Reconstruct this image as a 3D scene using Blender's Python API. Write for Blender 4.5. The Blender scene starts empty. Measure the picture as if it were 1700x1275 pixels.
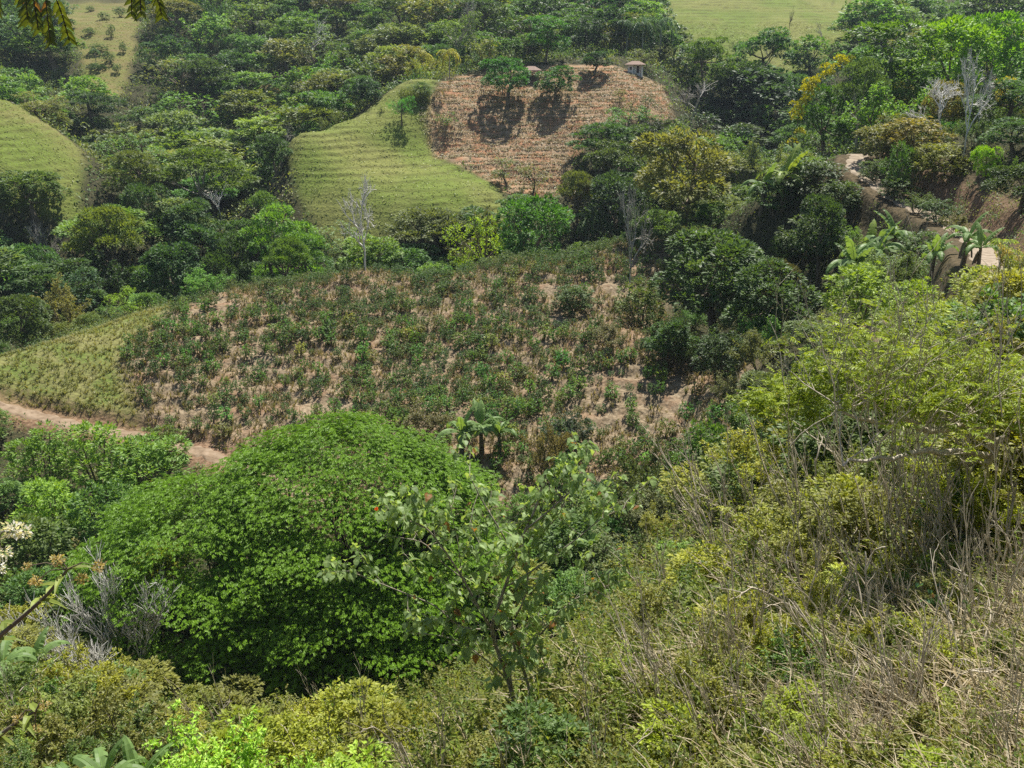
import bpy, math, random
import numpy as np
from mathutils import Vector, Matrix
random.seed(7)
RNG = np.random.default_rng(11)
sc = bpy.context.scene
COL = sc.collection
# ------------------------------------------------------------------ camera geometry
F_PX = 1472.0
PITCH = math.radians(20.0)
CP, SP = math.cos(PITCH), math.sin(PITCH)
def world(u, v, D, h=0.0):
    """point at forward distance D seen in direction (u, v), h metres lower"""
    dy = -(v - 637.5) / F_PX
    Y = CP + dy * SP
    Z = -SP + dy * CP
    X = (u - 850.0) / F_PX
    return (X / Y * D, D, Z / Y * D - h)
def project(x, y, z):
    d = y * CP - z * SP
    return 850 + F_PX * x / d, 637.5 - F_PX * (y * SP + z * CP) / d, d
# ------------------------------------------------------------------ numpy helpers
_T = np.random.default_rng(5).random((256, 256))
def vnoise(x, y, s=0):
    x = np.asarray(x, float) + s * 17.3; y = np.asarray(y, float) + s * 9.7
    xi = np.floor(x).astype(int); yi = np.floor(y).astype(int)
    fx = x - xi; fy = y - yi
    fx = fx * fx * (3 - 2 * fx); fy = fy * fy * (3 - 2 * fy)
    a = _T[xi & 255, yi & 255]; b = _T[(xi + 1) & 255, yi & 255]
    c = _T[xi & 255, (yi + 1) & 255]; d = _T[(xi + 1) & 255, (yi + 1) & 255]
    return (a * (1 - fx) + b * fx) * (1 - fy) + (c * (1 - fx) + d * fx) * fy
def fbm(x, y, s=0, o=4):
    t = 0; a = .5; n = 0
    for k in range(o):
        t = t + a * vnoise(x * 2 ** k, y * 2 ** k, s + k); n += a; a *= .5
    return t / n
def sstep(a, b, x):
    t = np.clip((x - a) / (b - a), 0, 1)
    return t * t * (3 - 2 * t)
# ------------------------------------------------------------------ landform control points (u, v, D, h)
CTRL = [
 (1700,1275,5.2,1.0),(1275,1275,6.6,1.1),(850,1275,8.6,1.3),(400,1275,14,3.5),(560,1240,17,4.2),(0,1275,18,2),
 (1700,1000,8.5,1.4),(1275,1000,11,1.5),(850,1100,13.5,1.6),(1700,800,14,2),(1275,850,20,2),(1050,950,22,2.4),
 (1700,600,24,3),(1400,620,32,3),(1250,700,42,2.5),(1700,450,42,2),(1640,425,60,0),(1450,550,60,0),
 (1400,262,115,0),(1560,345,90,0),(1600,230,100,0),(1700,250,85,2),(1500,235,125,0),(1700,100,200,8),(1700,200,130,3),
 (1200,600,85,0),(1050,560,88,0),(1100,700,75,0),(1200,800,60,1.5),(1050,850,55,2),(850,745,72,0),
 (600,700,78,0),(400,745,75,0),(230,690,80,0),(0,660,80,0),(850,600,88,0),(600,600,90,0),(400,600,90,0),(300,600,88,0),
 (850,500,102,0),(600,500,105,0),(420,480,112,0),(600,455,116,0),(850,430,118,0),(1050,400,118,0),(250,525,100,0),
 (100,575,90,0),(0,602,86,0),(-150,640,80,0),(1200,345,118,4),(1300,300,115,1),(1200,450,100,5),(1350,400,95,3.5),(1450,420,80,3),(1300,520,75,3),
 (700,345,150,0),(480,245,172,0),(560,205,180,0),(680,138,195,0),(560,320,156,0),(800,320,158,0),(620,250,172,0),(700,200,182,0),
 (440,300,175,10),(450,200,200,12),(850,300,168,0),(950,290,170,0),(720,230,180,0),(850,210,186,0),(850,120,203,0),(1000,120,205,0),
 (1080,150,200,0),(1080,220,185,0),(850,95,225,1),(1060,105,225,0),(1200,50,290,0),(1200,0,330,0),(1400,80,270,0),(1150,110,250,1),
 (1250,200,190,12),(1300,100,240,10),(1500,0,330,6),(1700,0,300,8),(950,40,270,2),(750,40,270,4),(1000,0,330,2),
 (0,285,150,0),(0,165,172,0),(130,245,168,0),(60,200,170,0),(-150,200,165,0),(200,250,190,10),(0,100,230,10),(0,0,300,10),
 (150,150,240,1),(170,40,290,1),(300,100,250,10),(400,0,300,10),(600,0,300,10),(600,100,240,10),
 (150,380,135,10),(0,430,120,9),(0,560,95,4),(-150,450,120,9),
 (0,750,70,2),(150,800,66,3),(0,900,55,3),(250,850,60,3),(0,1000,45,2),(100,1080,38,2),(0,1150,28,2),(250,1230,26,2.6),
 (-200,900,52,2),(-200,1150,26,2),
]
CTRL += [(1590,205,150,0),(1700,185,165,0),(1500,228,140,0),(1385,240,138,.5),(1650,190,185,3),(1290,338,106,0),(1230,345,108,.5),(1340,300,108,.5)]
PTS = [world(*c) for c in CTRL]
PTS += [(0,0,-1.75),(0,1.8,-4.3),(0,4,-6.2),(2,2,-3.7),(-3,2.5,-6.3),(4,0,-1.2),(-5,0,-4.0),(9,-2,0.5),(-12,-2,-7),(0,-12,1.5),(-25,-10,-10),(20,-12,4),(13,15,-5),(25,30,-6.5),(40,50,-8),(55,75,-7),(80,110,-5),
        (-15.6,50,-38),(-9,38,-33),(-22,44,-37),(-6,58,-37),(-30,52,-36),(2,50,-33),(4,36,-26),(-8,28,-27),(-3,24,-23.5)]
for u,z in ((0,-37),(250,-38),(450,-38),(650,-38),(850,-37),(1000,-35)):
    X=(u-850)/F_PX/.98*136; PTS.append((X,136,z))
PTS += [((1150-850)/F_PX/.98*142,142,-31),((1300-850)/F_PX/.98*150,150,-28)]
for x in range(-420,421,120):
    PTS += [(x,420,42+8*math.sin(x*.02)),(x,520,62),(x,800,80)]
PTS += [(-220,250,5),(220,230,0),(-170,140,-22),(-120,80,-30),(-80,40,-26),(-60,5,-16),(170,160,2),(110,60,4),(60,10,4),(-300,120,-5),(300,120,20),(-420,0,0),(420,0,20)]
PTS = np.array(PTS, float)
_S = 40.0
def _phi(r2): return np.sqrt(r2 + .004)
_XY = PTS[:, :2] / _S
_d2 = ((_XY[:, None] - _XY[None]) ** 2).sum(-1)
_n = len(PTS)
_A = np.zeros((_n + 3, _n + 3)); _A[:_n, :_n] = _phi(_d2) - np.eye(_n) * 2e-4
_A[:_n, _n] = 1; _A[:_n, _n + 1:] = _XY; _A[_n:, :_n] = _A[:_n, _n:].T
_W = np.linalg.solve(_A, np.concatenate([PTS[:, 2], [0, 0, 0]]))
def H0(x, y):
    x = np.asarray(x, float); y = np.asarray(y, float); sh = x.shape
    x = x.ravel() / _S; y = y.ravel() / _S; out = np.empty(len(x))
    for i in range(0, len(x), 40000):
        a = x[i:i+40000]; b = y[i:i+40000]
        d2 = (a[:, None] - _XY[None, :, 0]) ** 2 + (b[:, None] - _XY[None, :, 1]) ** 2
        out[i:i+40000] = _phi(d2) @ _W[:_n] + _W[_n] + _W[_n+1] * a + _W[_n+2] * b
    return out.reshape(sh)
# ------------------------------------------------------------------ roads
def smooth_path(pts, k=8):
    P = np.array(pts, float); out = []
    for i in range(len(P) - 1):
        p0, p1, p2, p3 = P[max(i-1, 0)], P[i], P[i+1], P[min(i+2, len(P)-1)]
        for j in range(k):
            t = j / k
            out.append(.5 * (2*p1 + (p2-p0)*t + (2*p0-5*p1+4*p2-p3)*t*t + (3*p1-p0-3*p2+p3)*t**3))
    out.append(P[-1]); return np.array(out)
ROAD = smooth_path([world(*p)[:2] for p in ((1330,262,123),(1385,262,119),(1425,268,113),(1420,290,107),(1475,325,98),(1555,350,88),(1615,385,74),(1640,425,60),(1720,480,47),(1850,560,36))])
PATH = smooth_path([world(*p)[:2] for p in ((-250,630,82),(-80,652,79.5),(40,668,78.3),(140,682,77.5),(230,694,77),(300,712,75.5),(360,738,73.5),(430,757,71),(560,800,66))])
ROADZ = H0(ROAD[:, 0], ROAD[:, 1]); PATHZ = H0(PATH[:, 0], PATH[:, 1])
def _sm(z):
    for _ in range(12): z[1:-1] = (z[:-2] + z[1:-1] * 2 + z[2:]) / 4
    return z
ROADZ = _sm(ROADZ); PATHZ = _sm(PATHZ)
def near_path(x, y, P, Z):
    best = np.full(x.shape, 1e9); zz = np.zeros(x.shape)
    for i in range(len(P) - 1):
        a = P[i]; d = P[i+1] - a; L = (d ** 2).sum()
        t = np.clip(((x - a[0]) * d[0] + (y - a[1]) * d[1]) / L, 0, 1)
        q = np.hypot(x - a[0] - t * d[0], y - a[1] - t * d[1])
        m = q < best
        best = np.where(m, q, best); zz = np.where(m, Z[i] + (Z[i+1] - Z[i]) * t, zz)
    return best, zz
# ------------------------------------------------------------------ zones
def poly(*p): return np.array([world(*q)[:2] for q in p])
ZP = {
 'pasture': [poly((480,242,175),(560,200,183),(680,128,199),(735,130,200),(712,180,188),(705,205,182),(722,250,175),(790,280,168),(832,300,163),(860,350,148),(540,355,146),(485,290,160)),
             poly((-300,100,182),(0,152,176),(70,190,173),(142,245,168),(130,310,150),(0,330,146),(-300,340,146)),
             poly((1060,-90,400),(1450,-90,400),(1430,60,285),(1390,95,262),(1250,115,250),(1090,110,252),(1085,60,290)),
             poly((40,-60,335),(235,-60,335),(222,80,270),(190,150,240),(150,145,243),(118,60,285))],
 'terrace': [poly((745,95,210),(1000,88,214),(1105,110,212),(1125,190,192),(1010,220,186),(950,265,175),(935,305,165),(835,308,161),(785,285,168),(718,250,175),(700,205,183),(712,180,188),(738,130,200)),
             ],
 'soil': [poly((300,508,104),(420,468,116),(600,438,121),(850,408,123),(1080,380,123),(1130,560,92),(1260,640,75),(1220,760,62),(1000,790,64),(700,790,66),(400,790,68),(240,700,78),(205,625,86)),
          poly((1370,500,68),(1500,500,62),(1500,600,52),(1370,600,58))],
 'dry': [poly((-300,660,76),(-300,600,86),(0,596,88),(100,572,92),(250,518,102),(320,505,105),(215,625,86),(240,700,78),(0,660,79))],
}
def inside(x, y, P):
    c = np.zeros(x.shape, bool); n = len(P); j = n - 1
    for i in range(n):
        xi, yi = P[i]; xj, yj = P[j]
        with np.errstate(divide='ignore', invalid='ignore'):
            c ^= ((yi > y) != (yj > y)) & (x < (xj - xi) * (y - yi) / (yj - yi + 1e-12) + xi)
        j = i
    return c
def edge_dist(x, y, P):
    best = np.full(x.shape, 1e9)
    for i in range(len(P)):
        a = P[i]; d = P[(i+1) % len(P)] - a; L = (d ** 2).sum() + 1e-9
        t = np.clip(((x - a[0]) * d[0] + (y - a[1]) * d[1]) / L, 0, 1)
        best = np.minimum(best, np.hypot(x - a[0] - t * d[0], y - a[1] - t * d[1]))
    return best
def zone(x, y, name, soft=1.5):
    x = np.asarray(x, float); y = np.asarray(y, float)
    w = np.zeros(x.shape)
    nz = (fbm(x * .15, y * .15, 3) - .5) * 6
    for P in ZP[name]:
        s = np.where(inside(x, y, P), 1, -1) * edge_dist(x, y, P)
        w = np.maximum(w, sstep(-soft, soft, s + nz * .5))
    return w
def H(x, y, fine=True):
    x = np.asarray(x, float); y = np.asarray(y, float)
    z = H0(x, y)
    r = np.hypot(x, y)
    z = z + (fbm(x * .05, y * .05, 1) - .5) * np.clip(r * .02, 0, 3.0) + (fbm(x * .4, y * .4, 2) - .5) * .5
    for P, Z, w in ((ROAD, ROADZ, 2.2), (PATH, PATHZ, 1.3)):
        m = (x > P[:, 0].min() - 8) & (x < P[:, 0].max() + 8) & (y > P[:, 1].min() - 8) & (y < P[:, 1].max() + 8)
        if m.any():
            q, zz = near_path(x[m], y[m], P, Z)
            k = 1 - sstep(w, w + 1.3, q)
            z[m] = z[m] * (1 - k) + zz * k
    if fine:
        m = (y > 130) & (y < 420)
        if m.any():
            xm, ym, zm = x[m], y[m], z[m]
            pa = zone(xm, ym, 'pasture'); te = zone(xm, ym, 'terrace')
            k = np.maximum(pa, te)
            ph = zm / 1.05 + 1.1 * fbm(xm * .05, ym * .05, 8) + .7 * fbm(xm * .3, ym * .3, 12)
            f = ph - np.floor(ph)
            saw = np.where(f < .72, f / .72, (1 - f) / .28)
            amp = .12 + .42 * sstep(.42, .62, fbm(xm * .10, ym * .2, 14))
            z[m] = zm + k * (saw - .5) * amp * -1.0 * .8
        m = (y > 55) & (y < 130)
        if m.any():
            so = zone(x[m], y[m], 'soil')
            ph = z[m] / .75 + .8 * fbm(x[m] * .12, y[m] * .12, 9)
            z[m] += so * .18 * np.sin(ph * 6.283) + so * (fbm(x[m] * .9, y[m] * .9, 4) - .5) * .5
    return z
# ------------------------------------------------------------------ mesh assembly
class MB:
    def __init__(s): s.v = []; s.f = []; s.t = []; s.n = 0
    def add(s, V, Fc, T=None):
        V = np.asarray(V, float).reshape(-1, 3); Fc = np.asarray(Fc, int).reshape(-1, 4)
        s.v.append(V); s.f.append(Fc + s.n); s.n += len(V)
        s.t.append(np.full(len(Fc), .5) if T is None else np.broadcast_to(np.asarray(T, float), (len(Fc),)))
    def mesh(s, name, mats, smooth=False):
        me = bpy.data.meshes.new(name)
        if s.v:
            V = np.concatenate(s.v); Fc = np.concatenate(s.f); T = np.concatenate(s.t)
            me.vertices.add(len(V)); me.vertices.foreach_set('co', V.ravel().astype(np.float32))
            me.loops.add(len(Fc) * 4); me.loops.foreach_set('vertex_index', Fc.ravel().astype(np.int32))
            me.polygons.add(len(Fc)); me.polygons.foreach_set('loop_start', np.arange(0, len(Fc) * 4, 4, dtype=np.int32))
            a = me.attributes.new('tint', 'FLOAT', 'FACE'); a.data.foreach_set('value', T.astype(np.float32))
            me.update(calc_edges=True)
            if smooth: me.polygons.foreach_set('use_smooth', np.ones(len(Fc), bool))
            if s.v and not smooth: me.polygons.foreach_set('use_smooth', np.zeros(len(Fc), bool))
        for m in (mats if isinstance(mats, (list, tuple)) else [mats]): me.materials.append(m)
        return me
    def build(s, name, mats, parent=None, smooth=False):
        o = bpy.data.objects.new(name, s.mesh(name, mats, smooth)); COL.objects.link(o)
        if parent: o.parent = parent
        return o
def tag(o, label=None, cat=None, group=None, kind=None):
    if label: o['label'] = label
    if cat: o['category'] = cat
    if group: o['group'] = group
    if kind: o['kind'] = kind
    return o
EXPOSURE = 0.72
HAZE = 0.00014
# ------------------------------------------------------------------ materials
def nodes(name):
    m = bpy.data.materials.new(name); m.use_nodes = True; nt = m.node_tree; nt.nodes.clear()
    def N(t, **k):
        n = nt.nodes.new('ShaderNode' + t)
        for a, b in k.items(): setattr(n, a, b)
        return n
    def L(a, b): nt.links.new(a, b)
    return m, nt, N, L
def math_n(N, L, op, a, b=None, c=None, clamp=False):
    n = N('Math', operation=op); n.use_clamp = clamp
    for i, x in enumerate((a, b, c)):
        if x is None: continue
        if isinstance(x, (int, float)): n.inputs[i].default_value = x
        else: L(x, n.inputs[i])
    return n.outputs[0]
def mix_c(N, L, f, a, b, bt='MIX'):
    n = N('MixRGB', blend_type=bt)
    for i, x in enumerate((f, a, b)):
        if isinstance(x, (int, float)): n.inputs[i].default_value = x
        elif isinstance(x, tuple): n.inputs[i].default_value = x + (1,) if len(x) == 3 else x
        else: L(x, n.inputs[i])
    return n.outputs[0]
def ramp(N, L, f, stops, interp='LINEAR'):
    r = N('ValToRGB'); cr = r.color_ramp; cr.interpolation = interp
    while len(cr.elements) < len(stops): cr.elements.new(.5)
    for e, (p, c) in zip(cr.elements, stops):
        e.position = p; e.color = (c, c, c, 1) if isinstance(c, (int, float)) else tuple(c) + (1,)
    L(f, r.inputs[0]); return r.outputs[0]
def leaf_mat(name, color=None, var=.55, trans=.42, rough=.5, dry=0.0, dryc=(.30, .21, .09), warm=.5, gain=1.0):
    """leaf colour = the object's own colour (or a fixed one), varied leaf by leaf"""
    m, nt, N, L = nodes(name)
    at = N('Attribute', attribute_name='tint').outputs['Fac']
    oi = N('ObjectInfo')
    base = oi.outputs['Color']
    if color is not None:
        c = N('RGB'); c.outputs[0].default_value = (*color, 1); base = c.outputs[0]
    k = math_n(N, L, 'MULTIPLY_ADD', at, var * 2 * gain, (1.06 - var) * gain)
    dark = mix_c(N, L, 1.0, base, N('CombineColor').outputs[0], 'MULTIPLY')
    cc = dark.node.inputs[2].links[0].from_node
    for i in range(3): L(k, cc.inputs[i])
    hue = math_n(N, L, 'MULTIPLY_ADD', at, -.035 * warm, .5 + .0175 * warm)
    hs = N('HueSaturation'); L(hue, hs.inputs['Hue']); L(dark, hs.inputs['Color'])
    col = hs.outputs[0]
    if dry > 0:
        f = math_n(N, L, 'GREATER_THAN', math_n(N, L, 'FRACT', math_n(N, L, 'MULTIPLY', at, 17.3)), 1 - dry)
        col = mix_c(N, L, f, col, dryc)
    p = N('BsdfPrincipled'); L(col, p.inputs['Base Color']); p.inputs['Roughness'].default_value = rough
    p.inputs['Specular IOR Level'].default_value = .35
    t = N('BsdfTranslucent')
    tc = mix_c(N, L, 1.0, col, (1.7, 1.6, .6), 'MULTIPLY'); L(tc, t.inputs['Color'])
    ms = N('MixShader'); ms.inputs[0].default_value = trans
    L(p.outputs[0], ms.inputs[1]); L(t.outputs[0], ms.inputs[2])
    o = N('OutputMaterial'); L(ms.outputs[0], o.inputs[0])
    return m
def bark_mat(name, c1, c2, scale=6):
    m, nt, N, L = nodes(name)
    tc = N('TexCoord'); n = N('TexNoise'); n.inputs['Scale'].default_value = scale; n.inputs['Detail'].default_value = 5
    L(tc.outputs['Object'], n.inputs['Vector'])
    col = ramp(N, L, n.outputs[0], [(.35, c1), (.65, c2)])
    p = N('BsdfPrincipled'); L(col, p.inputs['Base Color']); p.inputs['Roughness'].default_value = .85
    b = N('Bump'); b.inputs['Strength'].default_value = .5; b.inputs['Distance'].default_value = .03; L(n.outputs[0], b.inputs['Height']); L(b.outputs[0], p.inputs['Normal'])
    o = N('OutputMaterial'); L(p.outputs[0], o.inputs[0]); return m
M = {}
def warm_gain(m, k):
    nt = m.node_tree; h = [x for x in nt.nodes if x.type == 'HUE_SAT'][0]; mx = nt.nodes.new('ShaderNodeMixRGB'); mx.blend_type = 'MULTIPLY'; mx.inputs[0].default_value = 1; mx.inputs[2].default_value = (*k, 1)
    src = h.inputs['Color'].links[0].from_socket; nt.links.new(src, mx.inputs[1]); nt.links.new(mx.outputs[0], h.inputs['Color']); return m
M['leaf'] = leaf_mat('foliage', gain=1.5, warm=.35, var=.42, trans=.34); warm_gain(M['leaf'], (1.16, 1.02, .78))
M['dome'] = warm_gain(leaf_mat('dome_tree_foliage', gain=1.5, warm=.35, var=.45, trans=.2), (1.16, 1.02, .78))
M['leaf_dry'] = leaf_mat('foliage_partly_dry', dry=.12)
M['bark'] = bark_mat('brown_bark', (.10, .075, .05), (.20, .16, .11))
M['pale'] = bark_mat('pale_bark', (.26, .24, .20), (.48, .45, .40))
M['grey'] = bark_mat('grey_twig', (.20, .17, .13), (.42, .37, .29), 14)
M['dark'] = bark_mat('dark_bark', (.035, .028, .02), (.09, .07, .05))
M['white'] = bark_mat('white_bark', (.58, .56, .51), (.80, .78, .73), 10)
M['tan'] = bark_mat('tan_twig', (.42, .36, .26), (.66, .59, .47), 14)
M['straw'] = leaf_mat('straw', (.36, .28, .15), var=.45, trans=.25, rough=.7, warm=0)
# ------------------------------------------------------------------ leaf geometry
def unit(a): return a / (np.linalg.norm(a, axis=-1, keepdims=True) + 1e-9)
def leaves(mb, C, D, Nn, L, W, T, droop=.12, fold=.1):
    n = len(C); L = np.broadcast_to(L, (n,))[:, None]; W = np.broadcast_to(W, (n,))[:, None]
    D = unit(D); B = unit(np.cross(D, Nn)); U = np.cross(B, D)
    m = C + D * L * .45 + U * L * fold * .4
    V = np.stack([C, m + B * W * .5, C + D * L - U * L * droop, m - B * W * .5], 1)
    mb.add(V, np.arange(n * 4).reshape(n, 4), T)
def big_leaves(mb, C, D, Nn, L, W, T, droop=.3):
    """heart shaped, folded along the midrib: four quads per leaf"""
    n = len(C); L = np.broadcast_to(L, (n,))[:, None]; W = np.broadcast_to(W, (n,))[:, None]
    D = unit(D); B = unit(np.cross(D, Nn)); U = np.cross(B, D)
    a = C; b = C + D * L * .30 - U * L * .02; c = C + D * L * .66 - U * L * droop * .35; d = C + D * L - U * L * droop
    up = U * W * .16
    l1 = C - D * L * .06 + B * W * .30 + up; l2 = C + D * L * .30 + B * W * .54 + up * .9; l3 = C + D * L * .66 + B * W * .30 - U * L * droop * .3 + up * .4
    r1 = C - D * L * .06 - B * W * .30 + up; r2 = C + D * L * .30 - B * W * .54 + up * .9; r3 = C + D * L * .66 - B * W * .30 - U * L * droop * .3 + up * .4
    V = np.stack([a, b, c, d, l1, l2, l3, r1, r2, r3], 1)
    q = np.array([[0, 1, 5, 4], [1, 2, 6, 5], [0, 7, 8, 1], [1, 8, 9, 2]])
    tri = np.array([[2, 3, 6, 6], [2, 9, 3, 3]])
    Fc = (np.arange(n)[:, None, None] * 10 + q[None]).reshape(-1, 4)
    mb.add(V, Fc, np.repeat(np.broadcast_to(T, (n,)), 4))
    V2 = np.stack([c, l3, d, r3], 1)
    mb.add(V2, np.arange(n * 4).reshape(n, 4), T)
def rdir(r, n): return unit(r.normal(size=(n, 3)))
def lobes_leaves(mb, r, lobes, tufts, per, L, W, zmin=-.3, out=.8, up=.7, jit=.26, droop=-.1, shell=(.84, 1.04), spread=.45, gaps=.22):
    lobes = np.asarray(lobes, float)
    vol = lobes[:, 3] * lobes[:, 4]; pr = vol / vol.sum(); cnt = np.maximum(4, (tufts * pr).astype(int))
    ids = np.repeat(np.arange(len(lobes)), cnt); n = len(ids)
    d = rdir(r, n * 3); d = d[d[:, 2] > zmin][:n]; n = len(d); ids = ids[r.permutation(len(ids))[:n]]
    c = lobes[ids, :3]; R = lobes[ids, 3:6]
    p = c + R * d * r.uniform(*shell, (n, 1))
    keep = np.ones(n, bool)
    for q in lobes:
        keep &= (((p - q[:3]) / q[3:6]) ** 2).sum(1) > .42
    if gaps > 0:
        s = 2.2 / lobes[:, 3].mean()
        g = vnoise(p[:, 0] * s + p[:, 2] * s * .7, p[:, 1] * s - p[:, 2] * s * .5, 31)
        keep &= g > gaps * .9
    p = p[keep]; d = d[keep]; n = len(p); lt = r.random(len(lobes))[ids[keep]]
    tt = np.clip(.25 * lt + .75 * r.random(n) * .8 + .05, 0, 1)
    P = np.repeat(p, per, 0); Dd = np.repeat(unit(d), per, 0); m = len(P)
    rr = rdir(r, m)
    D = unit(Dd * out + rr * spread + np.array([0, 0, droop]))
    Nn = unit(Dd * .6 + np.array([0, 0, up]) + rdir(r, m) * jit)
    C = P + rr * L * .35
    T = np.clip(np.repeat(tt, per) + r.normal(0, .10, m), 0, 1)
    leaves(mb, C, D, Nn, L * r.uniform(.7, 1.25, m), W * r.uniform(.7, 1.2, m), T)
# ------------------------------------------------------------------ branches
def tube(mb, P, R, sides=5, T=.5):
    P = np.asarray(P, float); R = np.broadcast_to(np.asarray(R, float), (len(P),)); k = len(P)
    d = np.gradient(P, axis=0); d = unit(d)
    ref = np.where(np.abs(d[:, 2:3]) > .9, np.array([[1., 0, 0]]), np.array([[0, 0, 1.]]))
    a = unit(np.cross(d, ref)); b = np.cross(d, a)
    th = np.arange(sides) * 2 * math.pi / sides
    V = P[:, None] + R[:, None, None] * (a[:, None] * np.cos(th)[None, :, None] + b[:, None] * np.sin(th)[None, :, None])
    i = np.arange(k - 1)[:, None] * sides; j = np.arange(sides)[None]; j2 = (j + 1) % sides
    Fc = np.stack([i + j, i + j2, i + sides + j2, i + sides + j], -1).reshape(-1, 4)
    mb.add(V, Fc, T)
def grow(mb, r, p, d, L, rad, depth, tips, n=3, ang=.7, ratio=.68, trop=.15, wob=.18, segs=5, start=.35, minr=.003, sides=None, rr=.6):
    P = [np.array(p, float)]; d = unit(np.array(d, float))
    for k in range(segs):
        d = unit(d + r.normal(0, wob, 3) + np.array([0, 0, trop * .3])); P.append(P[-1] + d * L / segs)
    P = np.array(P); R = np.linspace(rad, max(rad * .5, minr), segs + 1)
    tube(mb, P, R, sides or (6 if rad > .05 else 4 if rad > .012 else 3), r.random())
    if depth == 0:
        tips.append((P[-1], d, P)); return
    for i in range(n):
        t = start + (1 - start) * (i + r.random() * .8) / n; t = min(t, .99)
        f = t * segs; k = int(f); q = P[k] + (P[k + 1] - P[k]) * (f - k)
        dd = unit(P[k + 1] - P[k]); s = rdir(r, 1)[0]; s = unit(s - dd * s.dot(dd))
        a = ang * r.uniform(.6, 1.3)
        nd = dd * math.cos(a) + s * math.sin(a) + np.array([0, 0, trop])
        grow(mb, r, q, nd, L * ratio * r.uniform(.75, 1.2), max(rad * rr, minr), depth - 1, tips, n, ang, ratio, trop, wob, segs, start, minr, sides, rr)
    tips.append((P[-1], d, P))
# ------------------------------------------------------------------ prototypes (height 1 x width 1, standing on z = 0)
def limbs_to(mb, r, lobes, trunk_h, rad, fork=.4, lean=.06):
    top = np.array([r.normal(0, lean), r.normal(0, lean), trunk_h])
    k = 6; P = np.array([top * t + np.array([math.sin(t * 5 + 1) * .012, math.cos(t * 4) * .012, 0]) for t in np.linspace(0, 1, k)]); P[0, 2] = -.12
    tube(mb, P, np.linspace(rad * 1.25, rad * .7, k), 7)
    for q in lobes:
        c = np.array(q[:3]); s = P[-1] if r.random() < .6 else P[-2]
        mid = (s + c) / 2 + np.array([0, 0, -.04]) + r.normal(0, .02, 3)
        t = np.linspace(0, 1, 6)[:, None]
        B = s * (1 - t) ** 2 + mid * 2 * t * (1 - t) + c * t ** 2
        tube(mb, B, np.linspace(rad * .5, rad * .12, 6), 4)
        for _ in range(3):
            e = c + rdir(r, 1)[0] * np.array(q[3:6]) * .8; e[2] = abs(e[2] - c[2]) * .6 + c[2]
            tube(mb, np.array([B[3], (B[3] + e) / 2 + r.normal(0, .01, 3), e]), [rad * .2, rad * .13, rad * .06], 3)
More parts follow.
